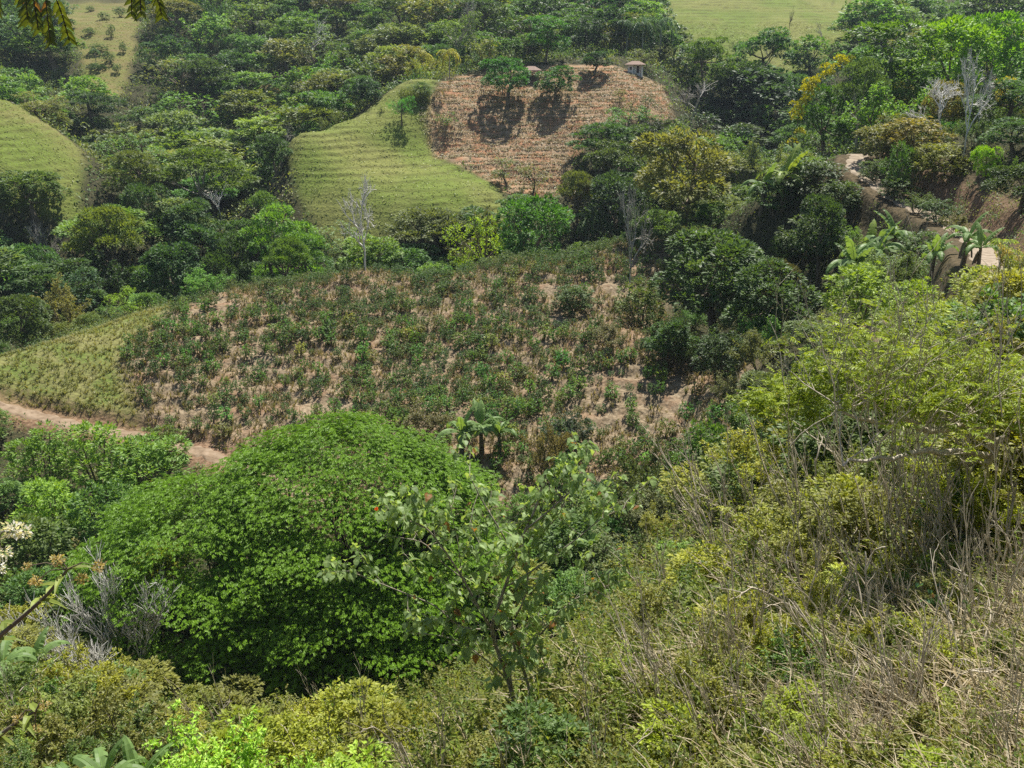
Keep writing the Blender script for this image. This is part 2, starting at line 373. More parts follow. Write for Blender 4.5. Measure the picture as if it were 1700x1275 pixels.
def make_crown(kind, r, hi):
    """returns trunk MB, crown MB"""
    tr, cr = MB(), MB(); q = 3.2 if hi else 1.0; s = .62 if hi else 1.0
    if kind == 'round':
        lobes = [(0, 0, .52, .29, .29, .33)]
        for i in range(14):
            a = r.uniform(0, 6.28); e = r.uniform(-.7, 1.25); R = r.uniform(.24, .37)
            lobes.append((math.cos(a) * math.cos(e) * R, math.sin(a) * math.cos(e) * R, .55 + math.sin(e) * .32, r.uniform(.10, .21), r.uniform(.10, .21), r.uniform(.08, .16)))
        limbs_to(tr, r, lobes[1:7], .42, .030)
        lobes_leaves(cr, r, lobes, 620 * q, 5, .058 * s, .036 * s, zmin=-.35)
    elif kind == 'umbrella':
        lobes = []
        for i in range(17):
            a = i * 2.4 + r.uniform(-.3, .3); R = .40 * math.sqrt((i + .5) / 17); z = .90 - .34 * (R / .4) ** 2 * r.uniform(.6, 1.3)
            lobes.append((math.cos(a) * R, math.sin(a) * R, z, r.uniform(.12, .2), r.uniform(.12, .2), r.uniform(.045, .075)))
        limbs_to(tr, r, lobes[::2], .42, .024)
        lobes_leaves(cr, r, lobes, 640 * q, 5, .056 * s, .030 * s, zmin=-.15, out=.7, up=1.2, jit=.4, shell=(.7, 1.08), gaps=.3)
    elif kind == 'layered':
        lobes = []
        for i in range(20):
            z = r.uniform(.22, .92); R = .36 * math.sqrt(max(.05, 1 - ((z - .5) / .5) ** 2)) * r.uniform(.5, 1.1); a = i * 2.4
            lobes.append((math.cos(a) * R, math.sin(a) * R, z, r.uniform(.12, .19), r.uniform(.12, .19), r.uniform(.04, .07)))
        limbs_to(tr, r, lobes[::2], .6, .022)
        lobes_leaves(cr, r, lobes, 680 * q, 5, .056 * s, .032 * s, zmin=-.2, out=.7, up=1.1, jit=.35, droop=-.25, gaps=.28)
    elif kind == 'loose':
        lobes = []
        for i in range(15):
            a = r.uniform(0, 6.28); z = r.uniform(.30, .93); R = .36 * math.sqrt(max(.1, 1 - ((z - .62) / .42) ** 2)) * r.uniform(.3, 1)
            lobes.append((math.cos(a) * R, math.sin(a) * R, z, r.uniform(.09, .15), r.uniform(.09, .15), r.uniform(.07, .12)))
        limbs_to(tr, r, lobes, .45, .022)
        lobes_leaves(cr, r, lobes, 330 * q, 5, .055 * s, .026 * s, zmin=-.7, shell=(.3, 1.15), spread=.9, gaps=.36)
    elif kind == 'tall':
        lobes = []
        for i in range(13):
            z = r.uniform(.30, .92); a = r.uniform(0, 6.28); R = .26 * r.uniform(.3, 1)
            lobes.append((math.cos(a) * R, math.sin(a) * R, z, r.uniform(.13, .22), r.uniform(.13, .22), r.uniform(.07, .11)))
        limbs_to(tr, r, lobes[:7], .7, .018)
        lobes_leaves(cr, r, lobes, 560 * q, 5, .056 * s, .034 * s, zmin=-.35, gaps=.28)
    elif kind == 'shrub':
        lobes = [(0, 0, .42, .3, .3, .36)]
        for i in range(12):
            a = r.uniform(0, 6.28); e = r.uniform(-.5, 1.3); R = .3
            lobes.append((math.cos(a) * math.cos(e) * R, math.sin(a) * math.cos(e) * R, .45 + math.sin(e) * .36, r.uniform(.12, .2), r.uniform(.12, .2), r.uniform(.12, .2)))
        for i in range(6):
            a = i * 1.05 + r.random(); e = np.array([math.cos(a) * .22, math.sin(a) * .22, r.uniform(.5, .8)])
            tube(tr, np.array([[math.cos(a) * .02, math.sin(a) * .02, -.1], e * np.array([.5, .5, .45]), e]), [.016, .011, .005], 4)
        lobes_leaves(cr, r, lobes, 380 * q, 5, .075 * s, .042 * s, zmin=-.7, shell=(.6, 1.12), gaps=.3)
    elif kind == 'coffee':
        for i in range(5):
            a = i * 1.26 + r.random(); e = np.array([math.cos(a) * .2, math.sin(a) * .2, r.uniform(.6, .9)])
            tube(tr, np.array([[math.cos(a) * .03, math.sin(a) * .03, -.1], e * np.array([.4, .4, .5]), e]), [.03, .02, .01], 4)
        n = 60 if not hi else 150
        z = r.uniform(.18, .95, n); a = r.uniform(0, 6.28, n); R = (.14 + .3 * np.sin(np.clip((z - .05) / .95, 0, 1) * 2.7)) * r.uniform(.25, 1, n)
        p = np.stack([np.cos(a) * R, np.sin(a) * R, z], 1); per = 4 if not hi else 5
        P = np.repeat(p, per, 0); d = unit(np.repeat(p * [1, 1, 0], per, 0)) + rdir(r, len(P)) * .8 + [0, 0, .1]
        leaves(cr, P, d, unit(rdir(r, len(P)) * .6 + [0, 0, 1]), .17 * (.75 if hi else 1) * r.uniform(.7, 1.3, len(P)), .075 * (.75 if hi else 1), r.random(len(P)))
    elif kind == 'wispy':
        tips = []
        for i in range(6):
            a = i * 1.05 + r.random(); grow(tr, r, (math.cos(a) * .02, math.sin(a) * .02, -.05), (math.cos(a) * .5, math.sin(a) * .5, 1), .5, .012, 2, tips, 3, .6, .6, .1, .12, 4, .3, .002)
        pts = np.array([P[k] for (_, _, P) in tips for k in range(1, len(P))]); pts = pts[pts[:, 2] > .15]
        idx = r.integers(0, len(pts), int(520 * q)); P = np.repeat(pts[idx] + r.normal(0, .02, (len(idx), 3)), 3, 0)
        leaves(cr, P, rdir(r, len(P)) + [0, 0, -.2], rdir(r, len(P)) * .7 + [0, 0, .8], .05 * s * r.uniform(.7, 1.3, len(P)), .024 * s, r.random(len(P)))
    elif kind == 'bare':
        tips = []
        grow(tr, r, (0, 0, -.08), (r.normal(0, .08), r.normal(0, .08), 1), .55, .024, 4 if hi else 3, tips, 4, .75, .62, .12, .10, 6, .45, .0028, None, .58)
    elif kind == 'bare_bush':
        tips = []
        for i in range(7):
            a = i * .9 + r.random(); grow(tr, r, (math.cos(a) * .03, math.sin(a) * .03, -.06), (math.cos(a) * .9, math.sin(a) * .9, .8), .45, .010, 4 if hi else 3, tips, 4, .60, .62, .22, .10, 4, .3, .0016, None, .68)
    return tr, cr
PROTO = {}; PMB = {}
def proto(kind, var=0, hi=False):
    k = (kind, var, hi)
    if k not in PROTO:
        r = np.random.default_rng(abs(hash((len(kind) * 31 + sum(map(ord, kind)), var, int(hi)))) % (2 ** 31))
        tr, cr = make_crown(kind, r, hi)
        if cr.n:
            V = np.concatenate(cr.v); lo = np.percentile(V[:, :2], .7, axis=0); hi_ = np.percentile(V[:, :2], 99.3, axis=0); zt = np.percentile(V[:, 2], 99.6)
            s_ = 1.0 / (hi_ - lo).mean(); c_ = (lo + hi_) / 2
            for b_ in (tr, cr):
                for v_ in b_.v:
                    f_ = np.clip(v_[:, 2:3] / .4, 0, 1); v_[:, :2] = (v_[:, :2] - c_ * f_) * s_; v_[:, 2] /= zt
        else:
            V = np.concatenate(tr.v); s_ = .5 / np.percentile(np.abs(V[:, :2]), 99); zt = V[:, 2].max()
            for v_ in tr.v: v_[:, :2] *= s_; v_[:, 2] /= zt
        PROTO[k] = (tr.mesh(kind + '_wood', M['bark'], True), cr.mesh(kind + '_leaves', M['leaf']) if cr.n else None); PMB[k] = (tr, cr)
    return PROTO[k]
_barks = {}
def wood_mesh(me, bark):
    if bark == 'bark': return me
    k = (me.name, bark)
    if k not in _barks:
        m2 = me.copy(); m2.materials[0] = M[bark]; _barks[k] = m2
    return _barks[k]
def mk(name, me, parent, color=None):
    o = bpy.data.objects.new(name, me); COL.objects.link(o); o.parent = parent
    if color: o.color = (*color, 1)
    return o
def empty(name, loc, rz=0.0, sc_=(1, 1, 1)):
    o = bpy.data.objects.new(name, None); COL.objects.link(o); o.location = loc; o.rotation_euler = (0, 0, rz); o.scale = sc_
    o.empty_display_size = .2
    return o
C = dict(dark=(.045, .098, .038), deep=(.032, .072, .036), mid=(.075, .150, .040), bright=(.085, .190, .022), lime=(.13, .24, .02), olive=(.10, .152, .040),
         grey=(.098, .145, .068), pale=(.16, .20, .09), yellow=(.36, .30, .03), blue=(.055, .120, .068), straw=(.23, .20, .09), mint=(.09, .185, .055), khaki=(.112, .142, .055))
def vary(c, r, a=.18):
    k = 1 + r.normal(0, a); g = 1 + r.normal(0, a * .35)
    return (min(max(.008, c[0] * k * (1 + r.normal(0, a * .6))), .84 * c[1] * k * g), max(.01, c[1] * k * g), max(.006, c[2] * k * (1 + r.normal(0, a * .6))))
def plant(name, kind, x, y, w, h, color, label=None, cat=None, group=None, var=None, hi=False, bark='bark', r=RNG, z=None, sink=0.0):
    if var is None: var = int(r.integers(0, 4))
    tm, cm = proto(kind, var, hi)
    z = float(H(np.array([x]), np.array([y]))[0]) if z is None else z
    e = empty(name, (x, y, z - sink), r.uniform(0, 6.28), (w, w * r.uniform(.88, 1.12), h))
    nm = 'stems' if kind in ('shrub', 'coffee', 'wispy', 'bare_bush') else 'trunk'
    if cm is not None:
        mk(nm, wood_mesh(tm, bark), e); mk('foliage' if nm == 'stems' else 'crown', cm, e, color)
    else:
        mk('branches' if nm == 'stems' else 'trunk', wood_mesh(tm, bark), e)
    tag(e, label, cat, group)
    return e
def at_px(u, v, D):
    """ground point below the direction (u, v) at distance D, with the depth along the lens"""
    x, y, z = world(u, v, D)
    return x, y, z
def hit(u, v, d0=3.0, d1=420.0):
    Ds = np.geomspace(d0, d1, 900)
    dy = -(v - 637.5) / F_PX; Y = CP + dy * SP
    X = (u - 850) / F_PX / Y * Ds; Z = (-SP + dy * CP) / Y * Ds
    g = H(X, Ds, False)
    k = np.argmax(Z < g)
    return (X[k], Ds[k], g[k]) if (Z < g).any() else None
FEAT = []; FPX = []
def feature(u, vtop, D, wpx, kind, color, label, cat='tree', name=None, hmax=1.5, hmin=.6, **k):
    x, y, zt = world(u, vtop, D)
    g = float(H(np.array([x]), np.array([y]))[0])
    d = y * CP - zt * SP; w = wpx * d / F_PX
    h = min(max(zt - g, w * hmin), w * hmax)
    FEAT.append((x, y, w * .5)); FPX.append((u, vtop, wpx, D, project(x, y, g)[1]))
    return plant(name or cat.replace(' ', '_'), kind, x, y, w, h, C[color] if isinstance(color, str) else color, label, cat, z=g, **k)
# ------------------------------------------------------------------ terrain sheet
YS = np.concatenate([np.arange(-14, 0, 1.0), np.arange(0, 30, .35), np.arange(30, 60, .6), np.arange(60, 128, .42), np.arange(128, 215, .33), np.arange(215, 335, 1.1), np.arange(335, 800, 9)])
TS = np.concatenate([np.linspace(-1.25, -.68, 40, endpoint=False), np.linspace(-.68, .68, 520), np.linspace(.68, 1.25, 41)[1:]])
_Y, _T2 = np.meshgrid(YS, TS, indexing='ij'); _X = _T2 * (np.abs(_Y) + 16)
_Z = H(_X, _Y)
H_exact = H
def H(x, y, fine=True):
    """height of the terrain sheet itself (bilinear)"""
    x = np.asarray(x, float); y = np.asarray(y, float)
    t = x / (np.abs(y) + 16)
    fi = np.clip(np.interp(y, YS, np.arange(len(YS))), 0, len(YS) - 1.001); fj = np.clip(np.interp(t, TS, np.arange(len(TS))), 0, len(TS) - 1.001)
    i = fi.astype(int); j = fj.astype(int); a = fi - i; b = fj - j
    return (_Z[i, j] * (1 - b) + _Z[i, j + 1] * b) * (1 - a) + (_Z[i + 1, j] * (1 - b) + _Z[i + 1, j + 1] * b) * a
def visible(x, y, z, n=50, eps=.3):
    t = np.linspace(.12, .985, n)[None]
    X = x[:, None] * t; Yy = y[:, None] * t; Zz = z[:, None] * t
    return (H(X, Yy) < Zz + eps).all(1)
def in_frame(x, y, z, m=60):
    u, v, d = project(x, y, z)
    return (u > -m) & (u < 1700 + m) & (v > -m) & (v < 1275 + m) & (d > 1)
ZW = {k: zone(_X, _Y, k) for k in ZP}
rd, _ = near_path(_X.ravel(), _Y.ravel(), ROAD, ROADZ); pd, _ = near_path(_X.ravel(), _Y.ravel(), PATH, PATHZ)
rd = rd.reshape(_X.shape); pd = pd.reshape(_X.shape)
_, rz_ = near_path(_X.ravel(), _Y.ravel(), ROAD, ROADZ); above = sstep(-.1, .5, _Z - rz_.reshape(_X.shape))
ph = _Z / 1.05 + 1.1 * fbm(_X * .05, _Y * .05, 8) + .7 * fbm(_X * .3, _Y * .3, 12)
slope = np.gradient(_Z, axis=0) / np.gradient(_Y, axis=0)
cut = np.maximum((1 - sstep(2.2, 6.5, rd)) * (.25 + .75 * above), 1 - sstep(1.3, 3.4, pd)) * (.6 + .4 * fbm(_X * .5, _Y * .5, 5))
near = 1 - sstep(24, 48, _Y)
m_, n_ = _X.shape; idx = np.arange(m_ * n_).reshape(m_, n_)
Fc = np.stack([idx[:-1, :-1], idx[:-1, 1:], idx[1:, 1:], idx[1:, :-1]], -1).reshape(-1, 4)
gb = MB(); gb.add(np.stack([_X, _Y, _Z], -1), Fc)
def gmat():
    m, nt, N, L = nodes('hillside_ground')
    pos = N('NewGeometry').outputs['Position']
    def at(n): return N('Attribute', attribute_name=n).outputs['Fac']
    def noise(s, d=5, sc3=None, dist=0):
        n = N('TexNoise'); n.inputs['Scale'].default_value = s; n.inputs['Detail'].default_value = d; n.inputs['Distortion'].default_value = dist
        v = pos
        if sc3:
            mp = N('Mapping'); mp.inputs['Scale'].default_value = sc3; L(pos, mp.inputs[0]); v = mp.outputs[0]
        L(v, n.inputs['Vector']); return n.outputs[0]
    n1 = noise(.35); n2 = noise(3.0, 6); n3 = noise(.06, 4); n4 = noise(.6, 5, (.35, .35, 2.2), 1.0)
    floor = ramp(N, L, n2, [(.3, (.022, .026, .012)), (.55, (.055, .055, .026)), (.75, (.12, .095, .05))])
    nearc = ramp(N, L, n2, [(.3, (0.060, 0.045, 0.024)), (.5, (0.132, 0.096, 0.054)), (.7, (0.186, 0.150, 0.078))])
    pas = mix_c(N, L, ramp(N, L, n3, [(.4, 0), (.6, 1)]), (.155, .215, .036), (.225, .235, .068))
    pas = mix_c(N, L, ramp(N, L, n2, [(.35, 0), (.7, .75)]), pas, (.115, .13, .035))
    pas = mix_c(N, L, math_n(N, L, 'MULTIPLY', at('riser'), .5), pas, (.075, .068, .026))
    pas = mix_c(N, L, math_n(N, L, 'MULTIPLY', at('brown'), ramp(N, L, n4, [(.35, .2), (.65, .95)])), pas, (.20, .155, .07))
    ter = ramp(N, L, n4, [(.30, (0.270, 0.180, 0.108)), (.48, (0.368, 0.270, 0.172)), (.62, (0.342, 0.216, 0.126)), (.75, (0.296, 0.134, 0.072))])
    ter = mix_c(N, L, ramp(N, L, n1, [(.47, 0), (.60, .75)]), ter, (.40, .185, .095))
    ter = mix_c(N, L, ramp(N, L, n2, [(.5, 0), (.72, .6)]), ter, (.30, .25, .15))
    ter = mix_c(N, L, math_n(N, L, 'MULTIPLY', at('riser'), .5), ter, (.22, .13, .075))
    soil = ramp(N, L, n2, [(.3, (0.13, 0.10, 0.06)), (.5, (0.25, 0.19, 0.122)), (.7, (0.36, 0.29, 0.195))])
    soil = mix_c(N, L, ramp(N, L, n1, [(.5, 0), (.68, .55)]), soil, (0.266, 0.144, 0.083))
    dry = mix_c(N, L, ramp(N, L, n1, [(.4, 0), (.6, 1)]), (.14, .19, .04), (.22, .22, .08))
    dry = mix_c(N, L, ramp(N, L, n2, [(.4, 0), (.7, .7)]), dry, (.12, .105, .045))
    bank = ramp(N, L, n2, [(.3, (.10, .06, .035)), (.5, (.22, .13, .08)), (.7, (.33, .22, .14))])
    c = mix_c(N, L, at('near'), floor, nearc)
    for a, k in ((dry, 'dry'), (soil, 'soil'), (ter, 'terrace'), (pas, 'pasture'), (bank, 'cut')):
        c = mix_c(N, L, at(k), c, a)
    p = N('BsdfPrincipled'); L(c, p.inputs['Base Color']); p.inputs['Roughness'].default_value = .95; p.inputs['Specular IOR Level'].default_value = .15
    b = N('Bump'); b.inputs['Strength'].default_value = .9; b.inputs['Distance'].default_value = .25
    L(noise(2.2, 8), b.inputs['Height']); L(b.outputs[0], p.inputs['Normal'])
    o = N('OutputMaterial'); L(p.outputs[0], o.inputs[0]); return m
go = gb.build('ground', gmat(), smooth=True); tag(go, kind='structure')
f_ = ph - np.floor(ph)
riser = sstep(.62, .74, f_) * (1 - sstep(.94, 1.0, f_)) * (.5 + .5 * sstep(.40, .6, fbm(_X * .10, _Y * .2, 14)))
leftpas = (_X < -45).astype(float)
brown = leftpas * sstep(158, 168, _Y) * (.55 + .35 * sstep(200, 240, _Y))
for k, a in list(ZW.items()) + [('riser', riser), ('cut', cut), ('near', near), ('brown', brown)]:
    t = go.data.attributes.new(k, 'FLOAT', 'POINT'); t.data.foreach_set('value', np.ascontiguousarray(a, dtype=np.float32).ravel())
def ribbon(name, P, half, lift, c1, c2, c3):
    mb = MB(); n = len(P); d = unit(np.gradient(P, axis=0)); nrm = np.stack([-d[:, 1], d[:, 0]], 1); K = 9
    V = []
    for j in range(K):
        s = (j / (K - 1) * 2 - 1) * half * (1 + .18 * np.sin(np.arange(n) * .9 + j))
        q = P + nrm * s[:, None]; V.append(np.stack([q[:, 0], q[:, 1], H(q[:, 0], q[:, 1]) + lift * (1.0 if 0 < j < K - 1 else -2.0)], 1))
    V = np.stack(V, 1); i = np.arange(n * K).reshape(n, K)
    mb.add(V, np.stack([i[:-1, :-1], i[1:, :-1], i[1:, 1:], i[:-1, 1:]], -1).reshape(-1, 4))
    m, nt, N, L = nodes(name + '_dirt'); pos = N('NewGeometry').outputs['Position']
    nn = N('TexNoise'); nn.inputs['Scale'].default_value = 1.6; nn.inputs['Detail'].default_value = 7; L(pos, nn.inputs['Vector'])
    col = ramp(N, L, nn.outputs[0], [(.3, c1), (.5, c2), (.7, c3)])
    p = N('BsdfPrincipled'); L(col, p.inputs['Base Color']); p.inputs['Roughness'].default_value = .95
    b = N('Bump'); b.inputs['Strength'].default_value = .6; b.inputs['Distance'].default_value = .12; L(nn.outputs[0], b.inputs['Height']); L(b.outputs[0], p.inputs['Normal'])
    o = N('OutputMaterial'); L(p.outputs[0], o.inputs[0])
    tag(mb.build(name, m, smooth=True), kind='structure')
fine = lambda P: smooth_path(P, 3)
ribbon('dirt_road', fine(ROAD), 1.25, .09, (.20, .15, .10), (.30, .24, .17), (.38, .31, .23))
ribbon('footpath', fine(PATH), 1.0, .09, (.15, .10, .06), (.25, .18, .115), (.32, .24, .165))
# ------------------------------------------------------------------ camera, sun, sky
cam = bpy.data.cameras.new('camera'); co = bpy.data.objects.new('camera', cam); COL.objects.link(co); sc.camera = co
cam.sensor_width = 36; cam.lens = 36 * F_PX / 1700; cam.clip_end = 3000; cam.clip_start = .05
co.rotation_euler = (math.radians(90) - PITCH, 0, 0)
SUN_EL, SUN_AZ = math.radians(62), math.radians(22)     # azimuth clockwise from straight ahead
sd = Vector((math.sin(SUN_AZ) * math.cos(SUN_EL), math.cos(SUN_AZ) * math.cos(SUN_EL), math.sin(SUN_EL)))
sun = bpy.data.lights.new('sun', 'SUN'); sun.energy = 4.7; sun.angle = math.radians(.53); sun.color = (1, .95, .86)
so = bpy.data.objects.new('sun', sun); COL.objects.link(so); so.rotation_euler = (-sd).to_track_quat('-Z', 'Y').to_euler(); so.location = (0, 0, 60)
wd = bpy.data.worlds.new('World'); sc.world = wd; wd.use_nodes = True; wt = wd.node_tree
sky = wt.nodes.new('ShaderNodeTexSky'); sky.sky_type = 'NISHITA'; sky.sun_disc = False; sky.sun_elevation = SUN_EL; sky.sun_rotation = SUN_AZ
wt.links.new(sky.outputs[0], wt.nodes['Background'].inputs[0]); wt.nodes['Background'].inputs[1].default_value = .062
sc.view_settings.view_transform = 'Standard'; sc.view_settings.look = 'None'; sc.view_settings.exposure = EXPOSURE; sc.view_settings.gamma = 1
sc.cycles.max_bounces = 6; sc.cycles.diffuse_bounces = 3; sc.cycles.transmission_bounces = 3; sc.cycles.use_denoising = False; sc.cycles.sample_clamp_indirect = 1.5

def haze_box():
    mb = MB(); V = [(x, y, z) for z in (-75, 95) for (x, y) in ((-1150, -60), (1150, -60), (1150, 830), (-1150, 830))]
    mb.add(V, [[0, 3, 2, 1], [4, 5, 6, 7], [0, 1, 5, 4], [1, 2, 6, 5], [2, 3, 7, 6], [3, 0, 4, 7]])
    m, nt, N, L = nodes('haze_air'); v = N('VolumePrincipled'); v.inputs['Color'].default_value = (.72, .85, 1, 1); v.inputs['Density'].default_value = HAZE; v.inputs['Anisotropy'].default_value = .2
    o = N('OutputMaterial'); L(v.outputs[0], o.inputs['Volume']); tag(mb.build('haze', m), 'thin bluish haze over the valley', 'haze', kind='stuff')
if HAZE > 0: haze_box()
# ------------------------------------------------------------------ single trees one can point at
T_ = 'tree'
def F(*a, **k): return feature(*a, **k)
# valley, left
F(95, 103, 255, 120, 'round', 'mid', 'broad mid green tree with a lit rounded crown below the bare clearing', hi=True)
F(40, 60, 262, 110, 'layered', 'blue', 'blue green layered tree at the far left above the pasture hill')
F(150, 152, 215, 100, 'layered', 'deep', 'very dark layered tree just above the crest of left pasture hill', hi=True)
F(330, 205, 168, 150, 'umbrella', (.075, .135, .03), 'wide flat topped green tree with pale forked stem in the valley', hi=True, bark='pale', hmax=.9, hmin=.6)
F(215, 250, 160, 85, 'layered', (.075, .115, .03), 'vine draped olive tree left of the wide flat topped tree', hi=True)
F(235, 290, 150, 80, 'round', 'dark', 'dark tree with shaded face below the vine draped tree', hi=True)
F(453, 222, 165, 62, 'tall', 'dark', 'dark upright tree at left edge of the green terraced hump', hi=True)
F(430, 265, 152, 50, 'umbrella', 'mid', 'small tree standing in the grass gap left of the hump')
F(60, 315, 140, 70, 'bare', 'pale', 'bare pale forked tree below the left pasture hill', bark='pale', hmin=.9, hi=True)
F(130, 285, 142, 62, 'round', 'grey', 'grey brown half dry round tree below the left pasture hill', hi=True)
F(165, 322, 135, 110, 'umbrella', 'olive', 'flat topped yellow green tree left of valley centre', hi=True)
F(45, 360, 128, 85, 'round', (.06, .14, .06), 'bluish bright green round tree at the left edge of valley', hi=True)
F(375, 365, 128, 105, 'round', (.035, .075, .028), 'large leathery dark round tree above the coffee plot left end', hi=True)
F(455, 345, 130, 130, 'layered', (.085, .19, .035), 'light green feathery tree with tiered branches above the coffee plot', hi=True, hmin=.7)
F(500, 385, 126, 90, 'layered', (.08, .18, .035), 'smaller light green feathery tree beside the tiered one', hi=True)
F(265, 405, 118, 125, 'round', (.035, .085, .035), 'big dark blue green tree behind the left coffee crest', hi=True)
F(95, 462, 108, 90, 'wispy', (.15, .17, .07), 'pale olive wispy tree left of the big dark tree', hi=True)
F(40, 490, 100, 100, 'round', (.05, .09, .03), 'green tree with orange tipped leaves at left edge above knoll', hi=True)
F(200, 478, 104, 66, 'loose', 'lime', 'yellow green open shrub tree below the big dark tree', hi=True)
F(478, 395, 121, 75, 'umbrella', (.075, .15, .035), 'spreading light green tree on the coffee crest left of dead tree', hi=True)
# valley, middle
F(628, 298, 133, 62, 'tall', (.032, .07, .034), 'dark narrow conical tree before the green terraced hump', hi=True, hmax=2.0)
F(690, 312, 132, 62, 'layered', (.032, .07, .034), 'dark square topped tree with deep shade beneath', hi=True, hmax=1.6)
F(725, 348, 130, 50, 'tall', 'dark', 'slim dark tree beside the lime green tree')
F(790, 358, 128, 112, 'loose', (.16, .27, .018), 'lime green fine leaved tree in the middle of the valley', hi=True)
F(885, 328, 128, 125, 'round', (.05, .145, .025), 'bright green dense tree right of the lime green tree', hi=True)
F(598, 318, 114, 88, 'bare', 'pale', 'tall bare whitish dead tree on the coffee crest', hi=True, bark='white', hmin=1.9, hmax=2.1, cat='dead tree')
F(1052, 335, 102, 74, 'bare', 'pale', 'tall leaning dead tree with dry vines at right of coffee plot', hi=True, bark='pale', hmin=2.6, hmax=2.9, cat='dead tree')
F(840, 262, 165, 60, 'loose', 'grey', 'small grey green tree at the foot of the brown terraces')
F(885, 272, 163, 62, 'loose', (.11, .14, .07), 'thin grey green tree with dark trunk below the brown terraces')
F(960, 262, 155, 68, 'umbrella', (.09, .13, .045), 'olive domed tree left of the tall dark gully trees', hi=True)
F(1000, 205, 172, 112, 'umbrella', (.040, .10, .028), 'wide flat topped dark tree overlapping the brown terraces right edge', hi=True, hmax=.9)
F(1030, 235, 160, 110, 'layered', (.055, .095, .032), 'olive brown layered tree in gully right of the terraces', hi=True)
F(1020, 285, 148, 100, 'round', (.038, .08, .036), 'dark tree above the deep shadow of the gully', hi=True)
F(1120, 200, 165, 110, 'loose', (.08, .14, .045), 'pale green fine leaved tree right of the brown terraces', hi=True)
F(1140, 215, 118, 205, 'round', (.125, .152, .062), 'large khaki yellow flowering tree on the ridge beside bananas', hi=True, hmax=1.0)
F(1075, 340, 118, 70, 'loose', 'mid', 'green tree at the foot of the khaki flowering tree', hi=True)
F(1150, 140, 200, 85, 'bare', 'pale', 'bare grey spreading tree beside the brown terraced field', bark='pale', hmin=.8)
F(1145, 145, 205, 34, 'bare', 'pale', 'smaller bare grey tree next to the spreading one', bark='pale', hmin=.9)
# farm plateau and brown terrace
F(840, 72, 191, 86, 'round', (.035, .125, .035), 'dense round green tree at top of brown terraces', hi=True, hmax=.92, hmin=.8)
F(922, 98, 192, 68, 'round', (.035, .11, .035), 'smaller round green tree right of shed on brown terraces', hi=True, hmax=.85)
F(908, 25, 214, 76, 'tall', (.045, .14, .04), 'tall bright green tree behind the shed', hi=True)
F(985, 85, 203, 58, 'round', (.028, .075, .035), 'dark round tree at the right end of terrace top', hi=True)
F(975, 30, 230, 62, 'tall', (.025, .06, .03), 'tall dark tree between the shed and palms', hi=True)
F(760, 20, 228, 80, 'loose', (.075, .14, .04), 'leaning open green tree behind the bamboo', hi=True, bark='pale')
F(792, -5, 232, 60, 'bare', 'pale', 'tall thin bare tree behind the terrace top left', hi=True, bark='pale', hmin=1.6, hmax=1.9)
F(835, 115, 196, 40, 'bare', 'pale', 'bare thin tree on terraces under the dense round tree', bark='pale', hmin=1.3)
F(700, 158, 188, 46, 'shrub', (.045, .10, .03), 'dark green bush at top of the green hump', cat='shrub', hi=True, hmax=.8)
F(632, 176, 184, 16, 'loose', 'olive', 'tiny thin tree on the crest of the green hump')
F(668, 223, 180, 42, 'loose', (.05, .19, .03), 'small bright green tree alone on the green terraced hump', hi=True, hmax=1.4, hmin=1.1)
F(535, 190, 182, 24, 'wispy', 'grey', 'first thin sapling on left crest of the hump')
F(558, 186, 183, 22, 'wispy', 'grey', 'thin bare looking sapling right of the crest sapling')
F(740, 185, 182, 40, 'loose', 'mid', 'small tree on the boundary of hump and brown terraces')
F(645, 118, 212, 40, 'loose', (.12, .16, .07), 'pale bush tree left of the bamboo clump')
F(1065, 108, 218, 50, 'loose', 'grey', 'grey green loose tree below the small white house', hi=True)
F(1100, 75, 235, 60, 'loose', (.10, .14, .05), 'light green bushy tree right of the white house', hi=True)
F(1048, 165, 188, 26, 'loose', 'grey', 'thin grey bush low on the red slope right of terraces', cat='shrub')
F(1030, 148, 192, 24, 'loose', 'olive', 'small olive bush on the red slope above the thin one', cat='shrub')
F(1075, 160, 190, 30, 'loose', 'dark', 'dark bush on the red slope near the bare grey tree', cat='shrub')
# right side, far
F(1270, 30, 225, 115, 'layered', (.045, .125, .04), 'big green tiered tree below the far pasture', hi=True, hmax=1.1)
F(1180, 62, 215, 80, 'layered', (.07, .14, .03), 'green tree left of the big tiered tree', hi=True)
F(1355, 58, 222, 46, 'round', 'dark', 'dark round tree right of the big tiered tree', hi=True)
F(1195, 20, 262, 24, 'loose', 'dark', 'small dark tree standing alone on far pasture')
F(1225, 18, 265, 20, 'loose', 'deep', 'second tiny dark tree alone on far pasture')
F(1317, -20, 285, 16, 'bare', 'pale', 'thin bare tree on the far pasture', hmin=2.5, hmax=3)
F(1375, -15, 275, 26, 'bare', 'pale', 'taller bare tree at right end of the far pasture', hmin=1.6, bark='pale')
F(1335, 112, 190, 95, 'umbrella', (.05, .115, .04), 'flat blue green tree left of the yellow vine', hi=True, hmax=.9)
F(1270, 172, 165, 85, 'wispy', 'grey', 'soft grey green tree below the flat topped trees', hi=True)
